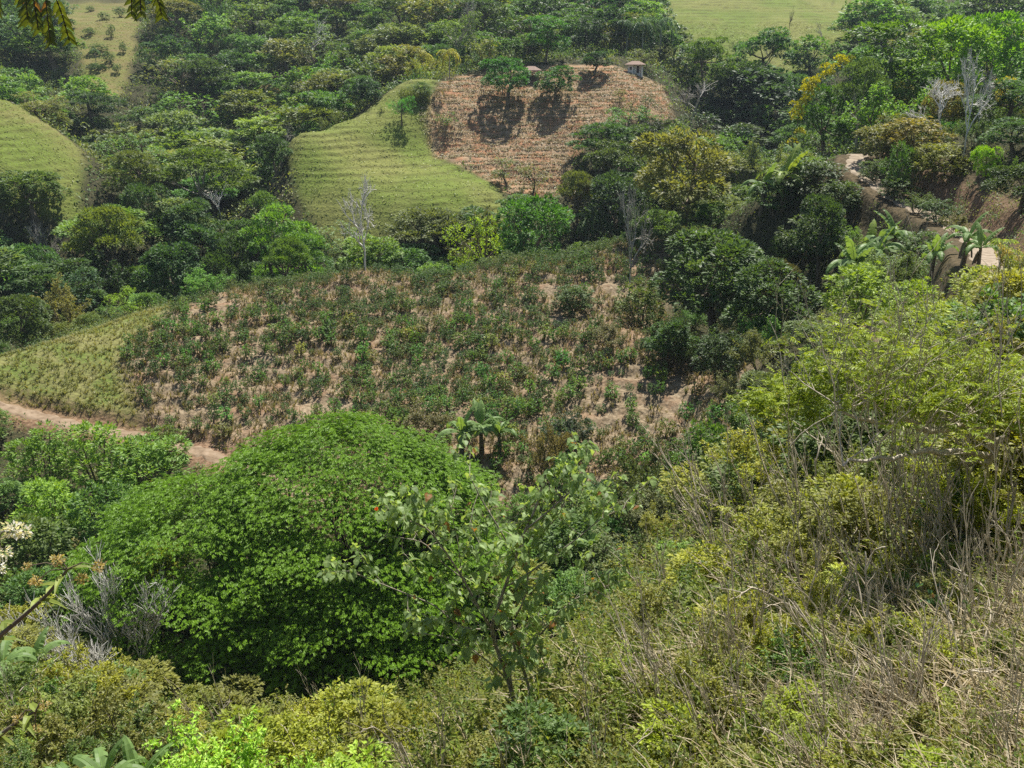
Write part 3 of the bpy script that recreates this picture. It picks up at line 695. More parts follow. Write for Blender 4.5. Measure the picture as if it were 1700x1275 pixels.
# knoll beside road
F(1500, 42, 138, 150, 'tall', (.07, .15, .03), 'tall grey trunked tree at centre of the roadside knoll', hi=True, bark='pale', hmin=1.2)
F(1440, 92, 126, 90, 'umbrella', (.07, .13, .055), 'slender white stemmed tree beside the road bend', hi=True, bark='pale', hmin=1.55, hmax=1.7)
F(1385, 118, 140, 95, 'round', (.05, .13, .02), 'dark green tree hung with the yellow vine', hi=True, hmax=1.3)
F(1590, 28, 150, 140, 'round', (.12, .25, .015), 'yellow green lumpy tree right of the roadside knoll', hi=True)
F(1655, 20, 155, 120, 'round', (.10, .24, .015), 'bright green lumpy tree at the upper right', hi=True)
F(1690, 35, 142, 55, 'round', (.29, .30, .03), 'yellow flowering tree at the right edge of photo', hi=True)
F(1555, 60, 148, 60, 'round', (.09, .20, .02), 'small yellow green tree behind the central knoll tree', hi=True)
F(1665, 75, 118, 70, 'bare', 'pale', 'white branched leafless tree at the right edge', hi=True, bark='pale', hmin=1.3)
F(1585, 125, 106, 105, 'bare', 'pale', 'broad leafless grey tree above the road bank', hi=True, bark='white', hmin=1.0)
F(1618, 150, 96, 75, 'bare', 'pale', 'tall twin stemmed leafless tree on the road bank', hi=True, bark='white', hmin=2.4, hmax=2.7)
F(1580, 95, 112, 60, 'round', (.14, .15, .05), 'tree with yellowish brown tips behind the leafless tree', hi=True)
F(1470, 205, 108, 85, 'shrub', (.115, .14, .055), 'greenish straw bush on top of the road bank', cat='shrub', hi=True)
F(1525, 195, 104, 95, 'shrub', (.15, .155, .05), 'browner olive bush on top of the road bank', cat='shrub', hi=True)
F(1565, 238, 96, 90, 'shrub', (.115, .15, .028), 'yellow green dense bush hanging over the road bank', cat='shrub', hi=True)
F(1500, 235, 98, 60, 'shrub', (.05, .12, .025), 'green bush at the middle of road bank', cat='shrub', hi=True)
F(1632, 290, 88, 44, 'round', (.15, .30, .015), 'small bright lime ball crowned tree by the road', hi=True, hmax=1.9, hmin=1.6)
F(1680, 160, 105, 120, 'round', (.045, .105, .045), 'dense bluish green tree mass at right edge above road', hi=True)
F(1690, 240, 90, 110, 'round', (.05, .115, .045), 'leafy green tree below the right edge mass', hi=True)
for (u, v, D, w, kd, cl, lb) in ((1452, 290, 102, 60, 'shrub', (.06, .11, .04), 'first small bush at the outer edge of road after the bend'), (1490, 318, 96, 62, 'shrub', (.05, .10, .035), 'second bush along outer road edge, dark green'),
  (1525, 338, 90, 60, 'wispy', (.07, .12, .045), 'third bush along the outer road edge, grey green'), (1560, 352, 84, 66, 'shrub', (.045, .09, .035), 'fourth bush along outer road edge above the lower bananas'),
  (1590, 375, 76, 60, 'wispy', (.10, .12, .055), 'fifth bush along outer road edge, olive and thin'), (1400, 300, 100, 80, 'shrub', (.055, .10, .04), 'bush below the road bend, left of the outer edge bushes'),
  (1350, 330, 97, 90, 'shrub', (.05, .09, .035), 'wide dark bush left of the bush below road bend'), (1540, 395, 76, 80, 'shrub', (.06, .115, .04), 'round bush between the big bananas and the road'),
  (1500, 420, 68, 80, 'wispy', (.08, .13, .05), 'olive bush below the big banana clump'), (1440, 440, 64, 120, 'shrub', (.14, .23, .035), 'bright yellow green spreading bush below the big bananas'),
  (1530, 455, 52, 130, 'shrub', (.15, .24, .04), 'yellow green spreading bush left of the lower road soil'), (1400, 500, 58, 110, 'shrub', (.07, .13, .035), 'green bush left of the bare soil patch'),
  (1560, 540, 40, 150, 'shrub', (.10, .15, .025), 'dense olive green bush right of the bare soil patch')):
    F(u, v, D, w, kd, cl, lb, cat='shrub', hi=True, hmax=.95)
for (u, v, D, w, lb) in ((432, 2, 268, 44, 'pale bare tree rising from the upper left woods'), (318, 45, 250, 40, 'grey bare topped tree in the left woods'), (236, 150, 232, 26, 'small whitish bare tree in the pale brush right of clearing'),
  (505, -8, 270, 60, 'branching pale tree at the top edge left of centre'), (395, 70, 240, 36, 'thin pale trunked tree in the middle of left woods'), (612, 62, 228, 44, 'brownish bare crowned tree left of the bamboo'),
  (355, 235, 160, 50, 'pale leaning bare branches under the wide flat topped tree'), (110, 390, 122, 40, 'white stemmed bare tree low in the left valley'), (1650, 95, 150, 60, 'pale forked bare tree before the lumpy yellow green trees'),
  (1285, 20, 262, 22, 'thin grey bare tree standing on the far pasture edge'), (470, 190, 170, 34, 'grey twiggy tree at the notch left of the hump')):
    F(u, v, D, w, 'bare', 'pale', lb, bark='white' if 'pale' in lb or 'whit' in lb else 'pale', hmin=1.3, cat='bare tree')
# slope right of the coffee plot
F(1210, 375, 92, 200, 'round', (.052, .105, .036), 'largest dark leafy tree right of the coffee plot', hi=True, hmax=.95)
F(1290, 420, 84, 150, 'round', (.048, .098, .034), 'dark leafy tree below and right of the largest dark one', hi=True, hmax=.95)
F(1345, 270, 105, 115, 'shrub', (.045, .08, .035), 'dark olive mound of bushes right of the ridge bananas', cat='shrub', hi=True, hmax=.9)
F(1290, 305, 105, 95, 'shrub', 'dark', 'dark bush under the ridge bananas', cat='shrub', hi=True)
F(1380, 320, 92, 100, 'round', (.042, .085, .036), 'dark shaded bush tree left of the big banana clump', hi=True)
F(1315, 372, 88, 80, 'round', (.06, .07, .035), 'brownish domed bush tree above the dark tree', hi=True)
F(1110, 588, 84, 86, 'round', (.045, .10, .035), 'small round tree casting shade on bare soil', hi=True, hmax=1.25, hmin=1.0)
F(1130, 490, 84, 66, 'wispy', (.05, .085, .04), 'upright grey green bush below the leaning dead tree', hi=True, cat='shrub')
F(1200, 545, 78, 80, 'shrub', (.04, .075, .035), 'dark bush below the large dark trees', hi=True, cat='shrub')
F(1010, 552, 88, 66, 'wispy', (.12, .135, .09), 'grey leafless looking bush within the coffee plot', hi=True, cat='shrub', hmax=.8)
F(955, 480, 98, 70, 'shrub', (.05, .095, .03), 'dark green bush patch in upper right coffee plot', hi=True, cat='shrub', hmax=.8)
F(1065, 468, 95, 80, 'shrub', (.075, .12, .03), 'yellow green topped bush beneath the leaning dead tree', hi=True, cat='shrub')
F(1205, 620, 72, 56, 'wispy', (.11, .14, .09), 'pale grey green bush right of the shade casting tree', hi=True, cat='shrub')
F(945, 675, 72, 90, 'shrub', (.028, .05, .028), 'dark purplish bush right of the banana clump', hi=True, cat='shrub', hmax=.8)
F(905, 690, 68, 80, 'wispy', (.13, .13, .08), 'grey twiggy bush right of the banana clump', hi=True, cat='shrub')
F(700, 668, 76, 90, 'wispy', (.10, .11, .06), 'grey olive bush left of the banana clump', hi=True, cat='shrub', hmax=.8)
F(940, 700, 66, 50, 'shrub', (.04, .13, .03), 'small bright green bush under the purplish bush', hi=True, cat='shrub')
F(1080, 715, 60, 100, 'wispy', (.055, .085, .04), 'round grey green bush left of the yellow green thicket', hi=True, cat='shrub')
F(1175, 690, 60, 110, 'shrub', (.06, .13, .03), 'fresh green bush in the hollow right of the soil', hi=True, cat='shrub')
F(1060, 790, 52, 120, 'wispy', (.07, .10, .04), 'olive grey bush in the hollow behind the leafy sapling', hi=True, cat='shrub')
F(1090, 850, 46, 110, 'wispy', (.08, .105, .05), 'lower olive grey bush behind the leafy sapling', hi=True, cat='shrub')
F(1140, 790, 48, 90, 'shrub', (.07, .13, .03), 'green bush in the hollow below the fresh green one', hi=True, cat='shrub')
F(960, 850, 50, 130, 'shrub', (.06, .12, .035), 'green bush in the hollow between sapling and lower banana plant', cat='shrub', hi=True)
F(1010, 900, 44, 120, 'wispy', (.08, .12, .05), 'olive bush in the hollow just right of the sapling', cat='shrub', hi=True)
# left, near
S = lambda *a, **k: F(*a, cat='shrub', hi=True, hmax=1.0, **k)
S(55, 692, 68, 120, 'shrub', (0.098, 0.189, 0.039), 'green bush at the left edge just below the footpath')
S(150, 702, 68, 140, 'shrub', (0.111, 0.208, 0.039), 'light green bush below the middle of the footpath')
S(235, 712, 66, 130, 'shrub', (0.104, 0.202, 0.046), 'light green bush right of the footpath middle')
S(270, 775, 60, 110, 'wispy', (0.104, 0.182, 0.072), 'grey green bush beside the big green tree top left')
S(60, 745, 60, 130, 'shrub', (0.124, 0.234, 0.039), 'bright yellow green bush second row below the footpath')
S(160, 750, 59, 140, 'shrub', (0.065, 0.143, 0.039), 'deep green bush with dark gaps below the footpath')
S(30, 820, 54, 140, 'shrub', (0.078, 0.130, 0.046), 'olive bush at left edge halfway down')
S(130, 825, 53, 120, 'wispy', (0.143, 0.156, 0.078), 'brownish thin bush left of the yellow olive bush')
S(240, 800, 55, 110, 'shrub', (0.169, 0.221, 0.026), 'yellow olive bush touching the big green tree')
S(205, 770, 57, 110, 'shrub', (0.058, 0.143, 0.052), 'bluish green bush above the yellow olive bush')
S(130, 870, 50, 130, 'shrub', (0.046, 0.111, 0.046), 'dark green bush just above the white leafless bush')
S(30, 905, 47, 120, 'shrub', (0.065, 0.143, 0.046), 'dark bush at left edge above the lower bananas')
S(50, 1150, 27, 200, 'wispy', (0.111, 0.156, 0.046), 'olive thin leaved bush at lower left edge')
S(185, 1160, 26, 190, 'wispy', (0.130, 0.156, 0.065), 'brown green thin bush below the big tree left')
S(330, 1175, 22, 230, 'wispy', (0.221, 0.390, 0.078), 'light green feathery bush at the bottom left of centre')
S(480, 1180, 20, 180, 'wispy', (0.208, 0.364, 0.078), 'second light green feathery bush at the bottom edge')
S(580, 1140, 20, 190, 'shrub', (0.195, 0.312, 0.052), 'yellow green bush under the right of big tree')
F(135, 885, 41, 290, 'bare_bush', 'pale', 'white leafless many branched bush left of the big tree', cat='bare shrub', hi=True, bark='white', hmax=.95, hmin=.75)
F(440, 1185, 17, 150, 'bare_bush', 'pale', 'small white leafless bush at the bottom below big tree', cat='bare shrub', hi=True, bark='white', hmax=.9)
for q in ((1290, 225, 120, 106), (1455, 295, 140, 80), (795, 650, 110, 72), (1055, 88, 50, 211), (1072, 12, 90, 235), (882, 112, 30, 201), (170, 0, 130, 330), (185, 45, 110, 290), (175, 85, 80, 262), (705, 60, 80, 208), (30, 1060, 90, 33), (100, 655, 220, 77), (350, 712, 140, 75)):
    FPX.append((*q, q[1] + q[2])); FEAT.append((*world(q[0], q[1] + q[2], q[3])[:2], q[2] * q[3] / F_PX * .45))
for i, (u, v) in enumerate(((150, 20), (172, 34), (200, 28), (185, 62), (150, 58), (165, 88), (205, 88), (182, 108), (160, 118), (195, 122))):
    hq = hit(u, v, 200, 420)
    if hq: plant('shrub', 'shrub', hq[0], hq[1], 2.6 + (i % 3), 2.0 + (i % 4) * .5, C['dark'], f'{("first", "second", "third", "fourth", "fifth", "sixth", "seventh", "eighth", "ninth", "tenth")[i]} highest dark bush dotted over the bare clearing at top left', 'shrub', 'bushes in the bare clearing')
# ------------------------------------------------------------------ the rest of the woods, tree by tree
KP = {'round': 'rounded', 'umbrella': 'flat topped', 'layered': 'tiered', 'loose': 'open crowned', 'tall': 'tall narrow', 'wispy': 'thin leaved', 'shrub': 'bushy'}
CPn = dict(dark='dark green', deep='very dark', mid='mid green', bright='bright green', olive='olive', grey='grey green', pale='pale green', blue='blue green', mint='fresh green', khaki='khaki')
NTH = ['first', 'second', 'third', 'fourth', 'fifth', 'sixth', 'seventh', 'eighth', 'ninth', 'tenth', 'eleventh', 'twelfth']
def region(u, D):
    if D > 215:
        return ('above the left pasture hill' if u < 170 else 'right of the bare clearing' if u < 480 else 'behind the green hump' if u < 760
                else 'behind the farm shed' if u < 1100 else 'around the far pasture')
    if D > 118 and u < 480: return 'in valley left of green hump'
    if D > 118 and u < 930: return 'behind the coffee crest'
    if D > 100 and u < 1330: return 'right of the brown terraces'
    if u > 1330: return 'around the dirt road'
    if u > 1020: return 'right of the coffee plot'
    if u > 330: return 'below the coffee plot'
    return 'left of the big green tree'
POOL = {}
def filler(kind, col, x, y, w, h, cat, hi=False, r=RNG, **k):
    e = plant(cat, kind, x, y, w, h, vary(C[col], r), hi=hi, cat=cat, r=r, **k)
    u, v, d = project(x, y, e.location.z + h * .7)
    POOL.setdefault((cat, KP[kind], CPn[col], region(u, y)), []).append((u, e)); FEAT.append((x, y, w * .5)); return e
def finish_labels():
    for (cat, kp, cn, reg), L in POOL.items():
        L.sort(key=lambda t: t[0])
        for i, (u, e) in enumerate(L):
            if len(L) == 1: e['label'] = f'{cn} {kp} {cat} {reg}'
            elif len(L) <= 12: e['label'] = (f'{NTH[i]} from left of the {cn} {kp} {cat}s {reg}'); e['group'] = f'{cn} {kp} {cat}s {reg}'
            else: e['label'] = f'one of many {cn} {kp} {cat}s {reg}'; e['group'] = f'{cn} {kp} {cat}s {reg}'
def clear_of(x, y, zones=('pasture', 'terrace', 'soil', 'dry'), rr=3.0):
    ok = np.ones(len(x), bool)
    for zn in zones: ok &= zone(x, y, zn) < .4
    q, _ = near_path(x, y, ROAD, ROADZ); ok &= q > rr + 1.0
    q, _ = near_path(x, y, PATH, PATHZ); ok &= q > rr
    return ok
def scatter(y0, y1, spacing, r, umax=1.12):
    """loose blue-noise points over the fan of land between two distances"""
    pts = []; y = y0
    while y < y1:
        hw = y * .64 * umax; n = int(2 * hw / spacing)
        xs = -hw + (np.arange(n) + r.random(n)) * spacing
        pts.append(np.stack([xs, y + r.uniform(-.45, .45, n) * spacing], 1)); y += spacing * .9
    return np.concatenate(pts)
r = np.random.default_rng(21)
P = np.concatenate([scatter(122, 215, 8.4, r), scatter(215, 340, 9.5, r)])
P = P[clear_of(P[:, 0], P[:, 1], rr=4)]
hz = r.uniform(6.5, 11.5, len(P)); g = H(P[:, 0], P[:, 1])
ok = visible(P[:, 0], P[:, 1], g + hz * .75) & in_frame(P[:, 0], P[:, 1], g + hz * .6, 90)
P = P[ok]; hz = hz[ok]
def own_tree(x, y, h, w):
    u, v, d = project(x, y, float(H(np.array([x]), np.array([y]))[0]) + h * .6)
    return -10 < u < 1710 and v > -10, w / d
CAND = []; nb = 0
def hides_feature(x, y, h, w, k=.5):
    g = float(H(np.array([x]), np.array([y]))[0]); u, v, d = project(x, y, g + h); hw = w * .5 * F_PX / d * .7
    for fu, fv, fw, fD, fb in FPX:
        if fD - 70 < y < fD and abs(u - fu) < fw * .42 + hw and v < fv + min(fw, max(fb - fv, 10)) * k: return True
    return False
for (x, y), h in zip(P, hz):
    if any((x - a) ** 2 + (y - b) ** 2 < (c * .85 + 1.2) ** 2 for a, b, c in FEAT): continue
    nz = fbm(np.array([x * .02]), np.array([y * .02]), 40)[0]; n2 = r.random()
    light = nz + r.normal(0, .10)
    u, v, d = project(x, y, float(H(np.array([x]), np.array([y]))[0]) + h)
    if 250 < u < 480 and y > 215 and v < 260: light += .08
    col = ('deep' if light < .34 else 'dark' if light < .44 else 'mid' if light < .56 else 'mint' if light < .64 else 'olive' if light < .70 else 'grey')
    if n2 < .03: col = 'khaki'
    elif n2 < .08: col = 'blue'
    elif n2 < .14: col = 'grey'
    kind = str(r.choice(['round', 'layered', 'umbrella', 'loose', 'tall', 'wispy'], p=[.30, .27, .13, .15, .09, .06]))
    if r.random() < .16: h *= 1.3
    elif r.random() < .2: h *= .75
    w = h * r.uniform(1.0, 1.6)
    if kind == 'tall': w = h * .9
    if hides_feature(x, y, h, w): continue
    inside_, score = own_tree(x, y, h, w)
    CAND.append((score if inside_ else score * .2, kind, col, x, y, w, h))
CAND.sort(key=lambda t: -t[0])
N_OWN = 190
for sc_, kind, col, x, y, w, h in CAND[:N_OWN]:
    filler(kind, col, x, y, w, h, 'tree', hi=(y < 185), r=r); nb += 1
def baked_leaf(name, cols, scale=.05, var=.5, trans=.35, gain=1.0):
    """foliage of one wide mass: hue drifts slowly over the ground and leaf by leaf"""
    m = leaf_mat(name, cols[0], var=var, trans=trans, gain=gain); nt = m.node_tree
    pos = nt.nodes.new('ShaderNodeNewGeometry'); n = nt.nodes.new('ShaderNodeTexNoise'); n.inputs['Scale'].default_value = scale; n.inputs['Detail'].default_value = 4
    nt.links.new(pos.outputs['Position'], n.inputs['Vector'])
    rp = nt.nodes.new('ShaderNodeValToRGB'); cr = rp.color_ramp
    while len(cr.elements) < len(cols): cr.elements.new(.5)
    for i, (e, c) in enumerate(zip(cr.elements, cols)): e.position = .3 + .4 * i / (len(cols) - 1); e.color = (*c, 1)
    nt.links.new(n.outputs[0], rp.inputs[0])
    src = [x for x in nt.nodes if x.type == 'RGB'][0]
    for l in list(src.outputs[0].links): nt.links.new(rp.outputs[0], l.to_socket)
    return m
M['wood_mass'] = baked_leaf('distant_foliage', [C['deep'], C['dark'], C['mid'], C['mint'], C['olive'], C['grey']], .07, gain=1.3)
mass = MB()
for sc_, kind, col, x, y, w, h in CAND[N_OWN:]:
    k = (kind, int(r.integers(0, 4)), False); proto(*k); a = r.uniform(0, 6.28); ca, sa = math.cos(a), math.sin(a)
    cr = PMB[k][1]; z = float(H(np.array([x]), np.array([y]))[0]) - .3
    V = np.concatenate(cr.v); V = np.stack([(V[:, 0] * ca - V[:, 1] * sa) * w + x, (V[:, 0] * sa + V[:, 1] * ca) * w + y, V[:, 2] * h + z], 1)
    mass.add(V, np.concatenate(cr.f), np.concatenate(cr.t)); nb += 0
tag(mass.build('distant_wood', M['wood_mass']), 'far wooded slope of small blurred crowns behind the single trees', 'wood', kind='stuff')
print('mass trees', len(CAND) - N_OWN)
print('filler trees', nb)
# bushes nearer by: right flank, hollow, left bank, road banks
P = np.concatenate([scatter(42, 75, 4.4, r), scatter(75, 124, 5.2, r)])
P = P[clear_of(P[:, 0], P[:, 1], rr=2.2)]
hz = r.uniform(2.2, 4.2, len(P)); g = H(P[:, 0], P[:, 1])
ok = visible(P[:, 0], P[:, 1], g + hz * .8, eps=.1) & in_frame(P[:, 0], P[:, 1], g + hz * .5, 80) & ~((np.hypot(P[:, 0] + 13, (P[:, 1] - 50) * 1.1) < 14))
P = P[ok]; hz = hz[ok]; ns = 0
for (x, y), h in zip(P, hz):
    if any((x - a) ** 2 + (y - b) ** 2 < (c * .7) ** 2 for a, b, c in FEAT): continue
    light = fbm(np.array([x * .06]), np.array([y * .06]), 41)[0] + r.normal(0, .08)
    col = 'dark' if light < .44 else 'mid' if light < .54 else 'mint' if light < .62 else 'olive' if light < .68 else 'grey'
    kind = str(r.choice(['shrub', 'wispy', 'round'], p=[.55, .2, .25]))
    w_ = h * r.uniform(1.0, 1.5)
    if hides_feature(x, y, h, w_, .6): continue
    filler(kind, col, x, y, w_, h, 'shrub', hi=True, r=r); ns += 1
print('filler shrubs', ns)
# ------------------------------------------------------------------ the big green tree
def big_tree():
    r = np.random.default_rng(3)
    cx, cy = -11.0, 50.0; gz = float(H(np.array([cx]), np.array([cy]))[0])
    root = empty('spreading_tree', (cx, cy, gz))
    def loc(V): return np.asarray(V, float) - np.array([cx, cy, gz])
    domes = [((-11.2, 51, -35.2), (11.6, 10.5, 13.3)), ((-17.2, 49.5, -35.5), (11.2, 9, 11.6)), ((-10, 46, -37.2), (9.5, 7.5, 9.2)), ((-20.2, 48, -37.2), (7.8, 7, 8.8))]
    L = []
    for (c, R), n in zip(domes, (400, 260, 170, 120)):
        d = rdir(r, n * 3); d = d[d[:, 2] > -.18][:n]
        p = np.array(c) + np.array(R) * d * r.uniform(.90, 1.03, (len(d), 1))
        inside_ = np.zeros(len(p), bool)
        for c2, R2 in domes:
            if c2 != c: inside_ |= (((p - np.array(c2)) / np.array(R2)) ** 2).sum(1) < .78
        p = p[~inside_]; d = d[~inside_]
        for q, dd in zip(p, d): L.append((q, dd))
    # inner, lower shelves seen through the gaps of the skirt
    for _ in range(190):
        a = r.uniform(0, 6.28); R = r.uniform(.3, .8)
        L.append((np.array([-10 + 13 * R * math.cos(a), 49 + 9 * R * math.sin(a), r.uniform(-36, -28)]), unit(np.array([math.cos(a), math.sin(a), .4]))))
    cr = MB(); per = 7
    for q, dd in L:
        rx = r.uniform(1.3, 2.5); ry = r.uniform(1.2, 2.2); rz = r.uniform(.32, .6)
        n = int(120 * rx * ry / 3)
        s = rdir(r, n); s[:, 2] = np.abs(s[:, 2]) * r.choice([1, 1, 1, -.6], n); s = unit(s)
        rad = r.uniform(.35, 1.05, n)[:, None] ** .6
        out = unit(np.array([dd[0], dd[1], 0])); slope = -(.25 + .65 * (1 - max(dd[2], 0)))
        off = s * np.array([rx, ry, rz]) * rad
        off[:, 2] += (off[:, 0] * out[0] + off[:, 1] * out[1]) * slope * .45
        P = q + off
        az = np.arctan2(dd[1], dd[0]) + r.normal(0, .9, n)
        base = np.stack([np.cos(az), np.sin(az), np.full(n, -.12) + .2 * r.normal(0, .5, n)], 1)
        P2 = np.repeat(P, per, 0); B = np.repeat(base, per, 0); m = len(P2)
        k = np.tile(np.arange(per), n); side = ((k % 2) * 2 - 1) * (k > 0)
        perp = np.stack([-B[:, 1], B[:, 0], np.zeros(m)], 1)
        st = P2 + B * (k * .038)[:, None]
        D = B * .75 + perp * side[:, None] * .8 + r.normal(0, .12, (m, 3)) + [0, 0, -.18]
        Nn = np.array([0, 0, 1.0]) + r.normal(0, .22, (m, 3)) + np.repeat(np.array([dd]), m, 0) * .25
        leaves(cr, st, D, Nn, .175 * r.uniform(.7, 1.2, m), .075 * r.uniform(.8, 1.2, m), np.clip(np.repeat(r.uniform(.2, .8, n), per) + r.normal(0, .12, m), 0, 1), droop=.2)
    for i in range(len(cr.v)): cr.v[i] = loc(cr.v[i])
    co_ = cr.build('crown', M['dome'], root); co_.color = (.074, .165, .008, 1)
    tr = MB(); base = np.array([cx, cy, gz - .4])
    fork = base + np.array([.3, -.2, 4.2]); tube(tr, loc(np.array([base, base + [.1, 0, 2], fork])), [.75, .58, .5], 10)
    tr2 = MB()
    for i in range(9):
        a = i * .70 + .2; e = np.array([-12 + 7.5 * math.cos(a), 50 + 5.5 * math.sin(a), -29.5 + 2 * math.sin(i * 2.1)])
        t = np.linspace(0, 1, 9)[:, None]; mid = (fork + e) / 2 + np.array([0, 0, 1.2])
        B = fork * (1 - t) ** 2 + mid * 2 * t * (1 - t) + e * t ** 2 + r.normal(0, .12, (9, 3)) * (t > 0) * (t < 1)
        tube(tr2, loc(B), np.linspace(.30, .09, 9), 7)
        for j in (3, 4, 5, 6, 7):
            tips = []; grow(tr2, r, loc(B[j]), unit(e - fork) + rdir(r, 1)[0] * .8 + np.array([0, 0, .5]), 2.9, .10, 2, tips, 3, .6, .62, .25, .12, 5, .35, .012)
    tr.build('trunk', M['dark'], root, True); tr2.build('limbs', M['dark'], root, True)
    tag(root, 'huge spreading bright green tree with a domed crown below the coffee plot', 'tree'); FEAT.append((cx, cy, 12))
big_tree()
# ------------------------------------------------------------------ banana plants, palms, papaya
def banana_mesh(r, nleaf=9, L=1.9, W=.52, hs=1.7, ragged=.5):
    tr, cr = MB(), MB()
    k = 6; z = np.linspace(-.15, hs, k); tube(tr, np.stack([.06 * np.sin(z), .03 * z, z], 1), np.linspace(.17, .09, k), 9)
    for i in range(nleaf):
        a = i * 2.4 + r.normal(0, .25); el = r.uniform(.55, 1.35) if i else 1.5; ln = L * r.uniform(.75, 1.15); n = 11
        d = np.array([math.cos(a), math.sin(a), 0]); p = np.array([.06, .05, hs - .1]); P = [p]; th = el
        for j in range(n): th -= (.10 + .13 * j / n) * (1.25 if el < 1.2 else .5); p = p + (d * math.cos(th) + np.array([0, 0, math.sin(th)])) * ln / n; P.append(p)
        P = np.array(P); t = np.linspace(0, 1, n + 1); T = unit(np.gradient(P, axis=0)); B = np.cross(T, [0, 0, 1.0]); B = unit(B + 1e-4 * np.array([-d[1], d[0], 0])); U = np.cross(B, T)
        w = W * .5 * np.clip(np.sin(np.clip((t - .10) / .9, 0, 1) ** .75 * math.pi), 0, 1) ** .55; w[0] = w[1] = .02
        for s in (-1, 1):
            e = P + B * (s * w)[:, None] - U * (w * .28)[:, None]; md = P + B * (s * w * .5)[:, None] + U * (w * .12)[:, None]
            tear = r.random(n + 1) < ragged
            for j in range(1, n):
                e2 = e[j + 1].copy(); 
                if tear[j]: e2 = e2 * .8 + P[j + 1] * .2 - U[j] * W * .1
                tn = .35 + .5 * (1 if s > 0 else .6) * r.random()
                cr.add([P[j], P[j + 1], md[j + 1], md[j]], [[0, 1, 2, 3]], tn); cr.add([md[j], md[j + 1], e2, e[j]], [[0, 1, 2, 3]], tn)
        tube(cr, P[:9] + U[:9] * .008, np.linspace(.022, .006, 9), 4, 1.0)
    if r.random() < .8:
        for i in range(3):
            a = r.uniform(0, 6.28); d = np.array([math.cos(a), math.sin(a), 0]); t = np.linspace(0, 1, 5)[:, None]
            P = np.array([0, 0, hs - .2]) + d * .45 * t ** .6 + np.array([0, 0, -1.0]) * t ** 1.8; B = np.array([-d[1], d[0], 0]) * .13
            for j in range(4): tr.add([P[j] - B, P[j + 1] - B * .8, P[j + 1] + B * .8, P[j] + B], [[0, 1, 2, 3]], .8)
    return tr, cr
_ban = []
for i in range(4):
    a_, b_ = banana_mesh(np.random.default_rng(50 + i)); _ban.append((a_.mesh('banana_stem', M['bark'], True), b_.mesh('banana_leaves', M['leaf'])))
def banana(x, y, s, label, color=(.14, .25, .10), i=0, rz=0, group=None):
    z = float(H(np.array([x]), np.array([y]))[0]); e = empty('banana_plant', (x, y, z), rz, (s, s, s))
    mk('stem', _ban[i % 4][0], e); mk('leaves', _ban[i % 4][1], e, color); tag(e, label, 'banana plant', group)
def banana_px(u, v, D, s, label, **k):
    x, y, z = world(u, v, D); banana(x, y, s, label, **k)
for i, (u, v, D, s, lb) in enumerate([
  (765, 740, 71, 1.25, 'tall banana plant at left of clump between coffee plot and big tree'), (800, 740, 72, 1.15, 'middle banana plant of the clump below the coffee plot'),
  (830, 740, 71.5, 1.0, 'right banana plant of the clump below the coffee plot'),
  (1265, 330, 106, 1.35, 'leftmost banana plant on the ridge beside khaki tree'), (1300, 335, 105, 1.6, 'tallest ridge banana plant with upright yellow leaf'),
  (1325, 330, 107, 1.35, 'rightmost banana plant on the ridge left of road bend'),
  (1420, 420, 80, 1.75, 'big banana plant at lower left of the roadside clump'), (1455, 420, 81, 1.6, 'banana plant at the lower middle of roadside clump'),
  (1450, 375, 84, 1.5, 'upper banana plant of roadside clump with vertical leaf'), (1490, 380, 83, 1.55, 'upper right banana plant of the roadside clump'),
  (1545, 455, 62, 1.25, 'banana plant below and left of the roadside papaya'), (1600, 430, 57, 1.15, 'ragged banana plant on bare soil beside road'),
  (1625, 440, 55, .95, 'smaller banana plant right of the ragged one'),
  (20, 1150, 33, 1.25, 'banana plant at left edge under white leafless bush'), (60, 1130, 34.5, 1.1, 'banana plant right of the left edge one'),
  (165, 1275, 20.5, .95, 'banana plant at the bottom left among thin bushes'), (225, 1275, 21, .9, 'banana plant beside bottom left one with torn leaf'),
  (120, 1290, 19.5, .8, 'young banana plant at bottom left corner'),
  (985, 870, 48, 1.2, 'banana plant in the hollow behind the leafy sapling'), (1010, 800, 58, 1.1, 'blue green banana plant above the hollow')]):
    banana_px(u, v, D, s * (1.4 if D > 100 else 1.2 if D > 75 else 1.35 if D > 65 else .95), lb, i=i, rz=i * 1.7, color=(.095, .17, .072) if i not in (4, 8) else (.12, .185, .045))
def palm_mesh(r, h=1.0):
    tr, cr = MB(), MB(); z = np.linspace(-.05, .74, 6); tube(tr, np.stack([.02 * np.sin(z * 3), .01 * z, z], 1), np.linspace(.022, .014, 6), 6)
    for i in range(13):
        a = i * 2.4; el = r.uniform(-.1, 1.2); d = np.array([math.cos(a), math.sin(a), 0]); p = np.array([.02, 0, .74]); P = [p]; th = el
        for j in range(8): th -= .20; p = p + (d * math.cos(th) + np.array([0, 0, math.sin(th)])) * .05; P.append(p)
        P = np.array(P); tube(cr, P, [.004] * 9, 3)
        Q = np.repeat(P[1:], 4, 0); T = np.repeat(unit(np.diff(P, axis=0)), 4, 0); s = np.tile([1, -1, 1, -1], 8)[:, None]; B = np.array([-d[1], d[0], 0])
        D = B * s + T * .5 + [0, 0, -.35]; leaves(cr, Q + T * r.uniform(0, .05, (32, 1)), D, np.array([0, 0, 1.0]) + D * 0, .15, .022, r.random(32), droop=.3)
    return tr, cr
_palm = []
for i in range(3):
    a_, b_ = palm_mesh(np.random.default_rng(70 + i)); _palm.append((a_.mesh('palm_wood', M['pale'], True), b_.mesh('palm_fronds', M['leaf'])))
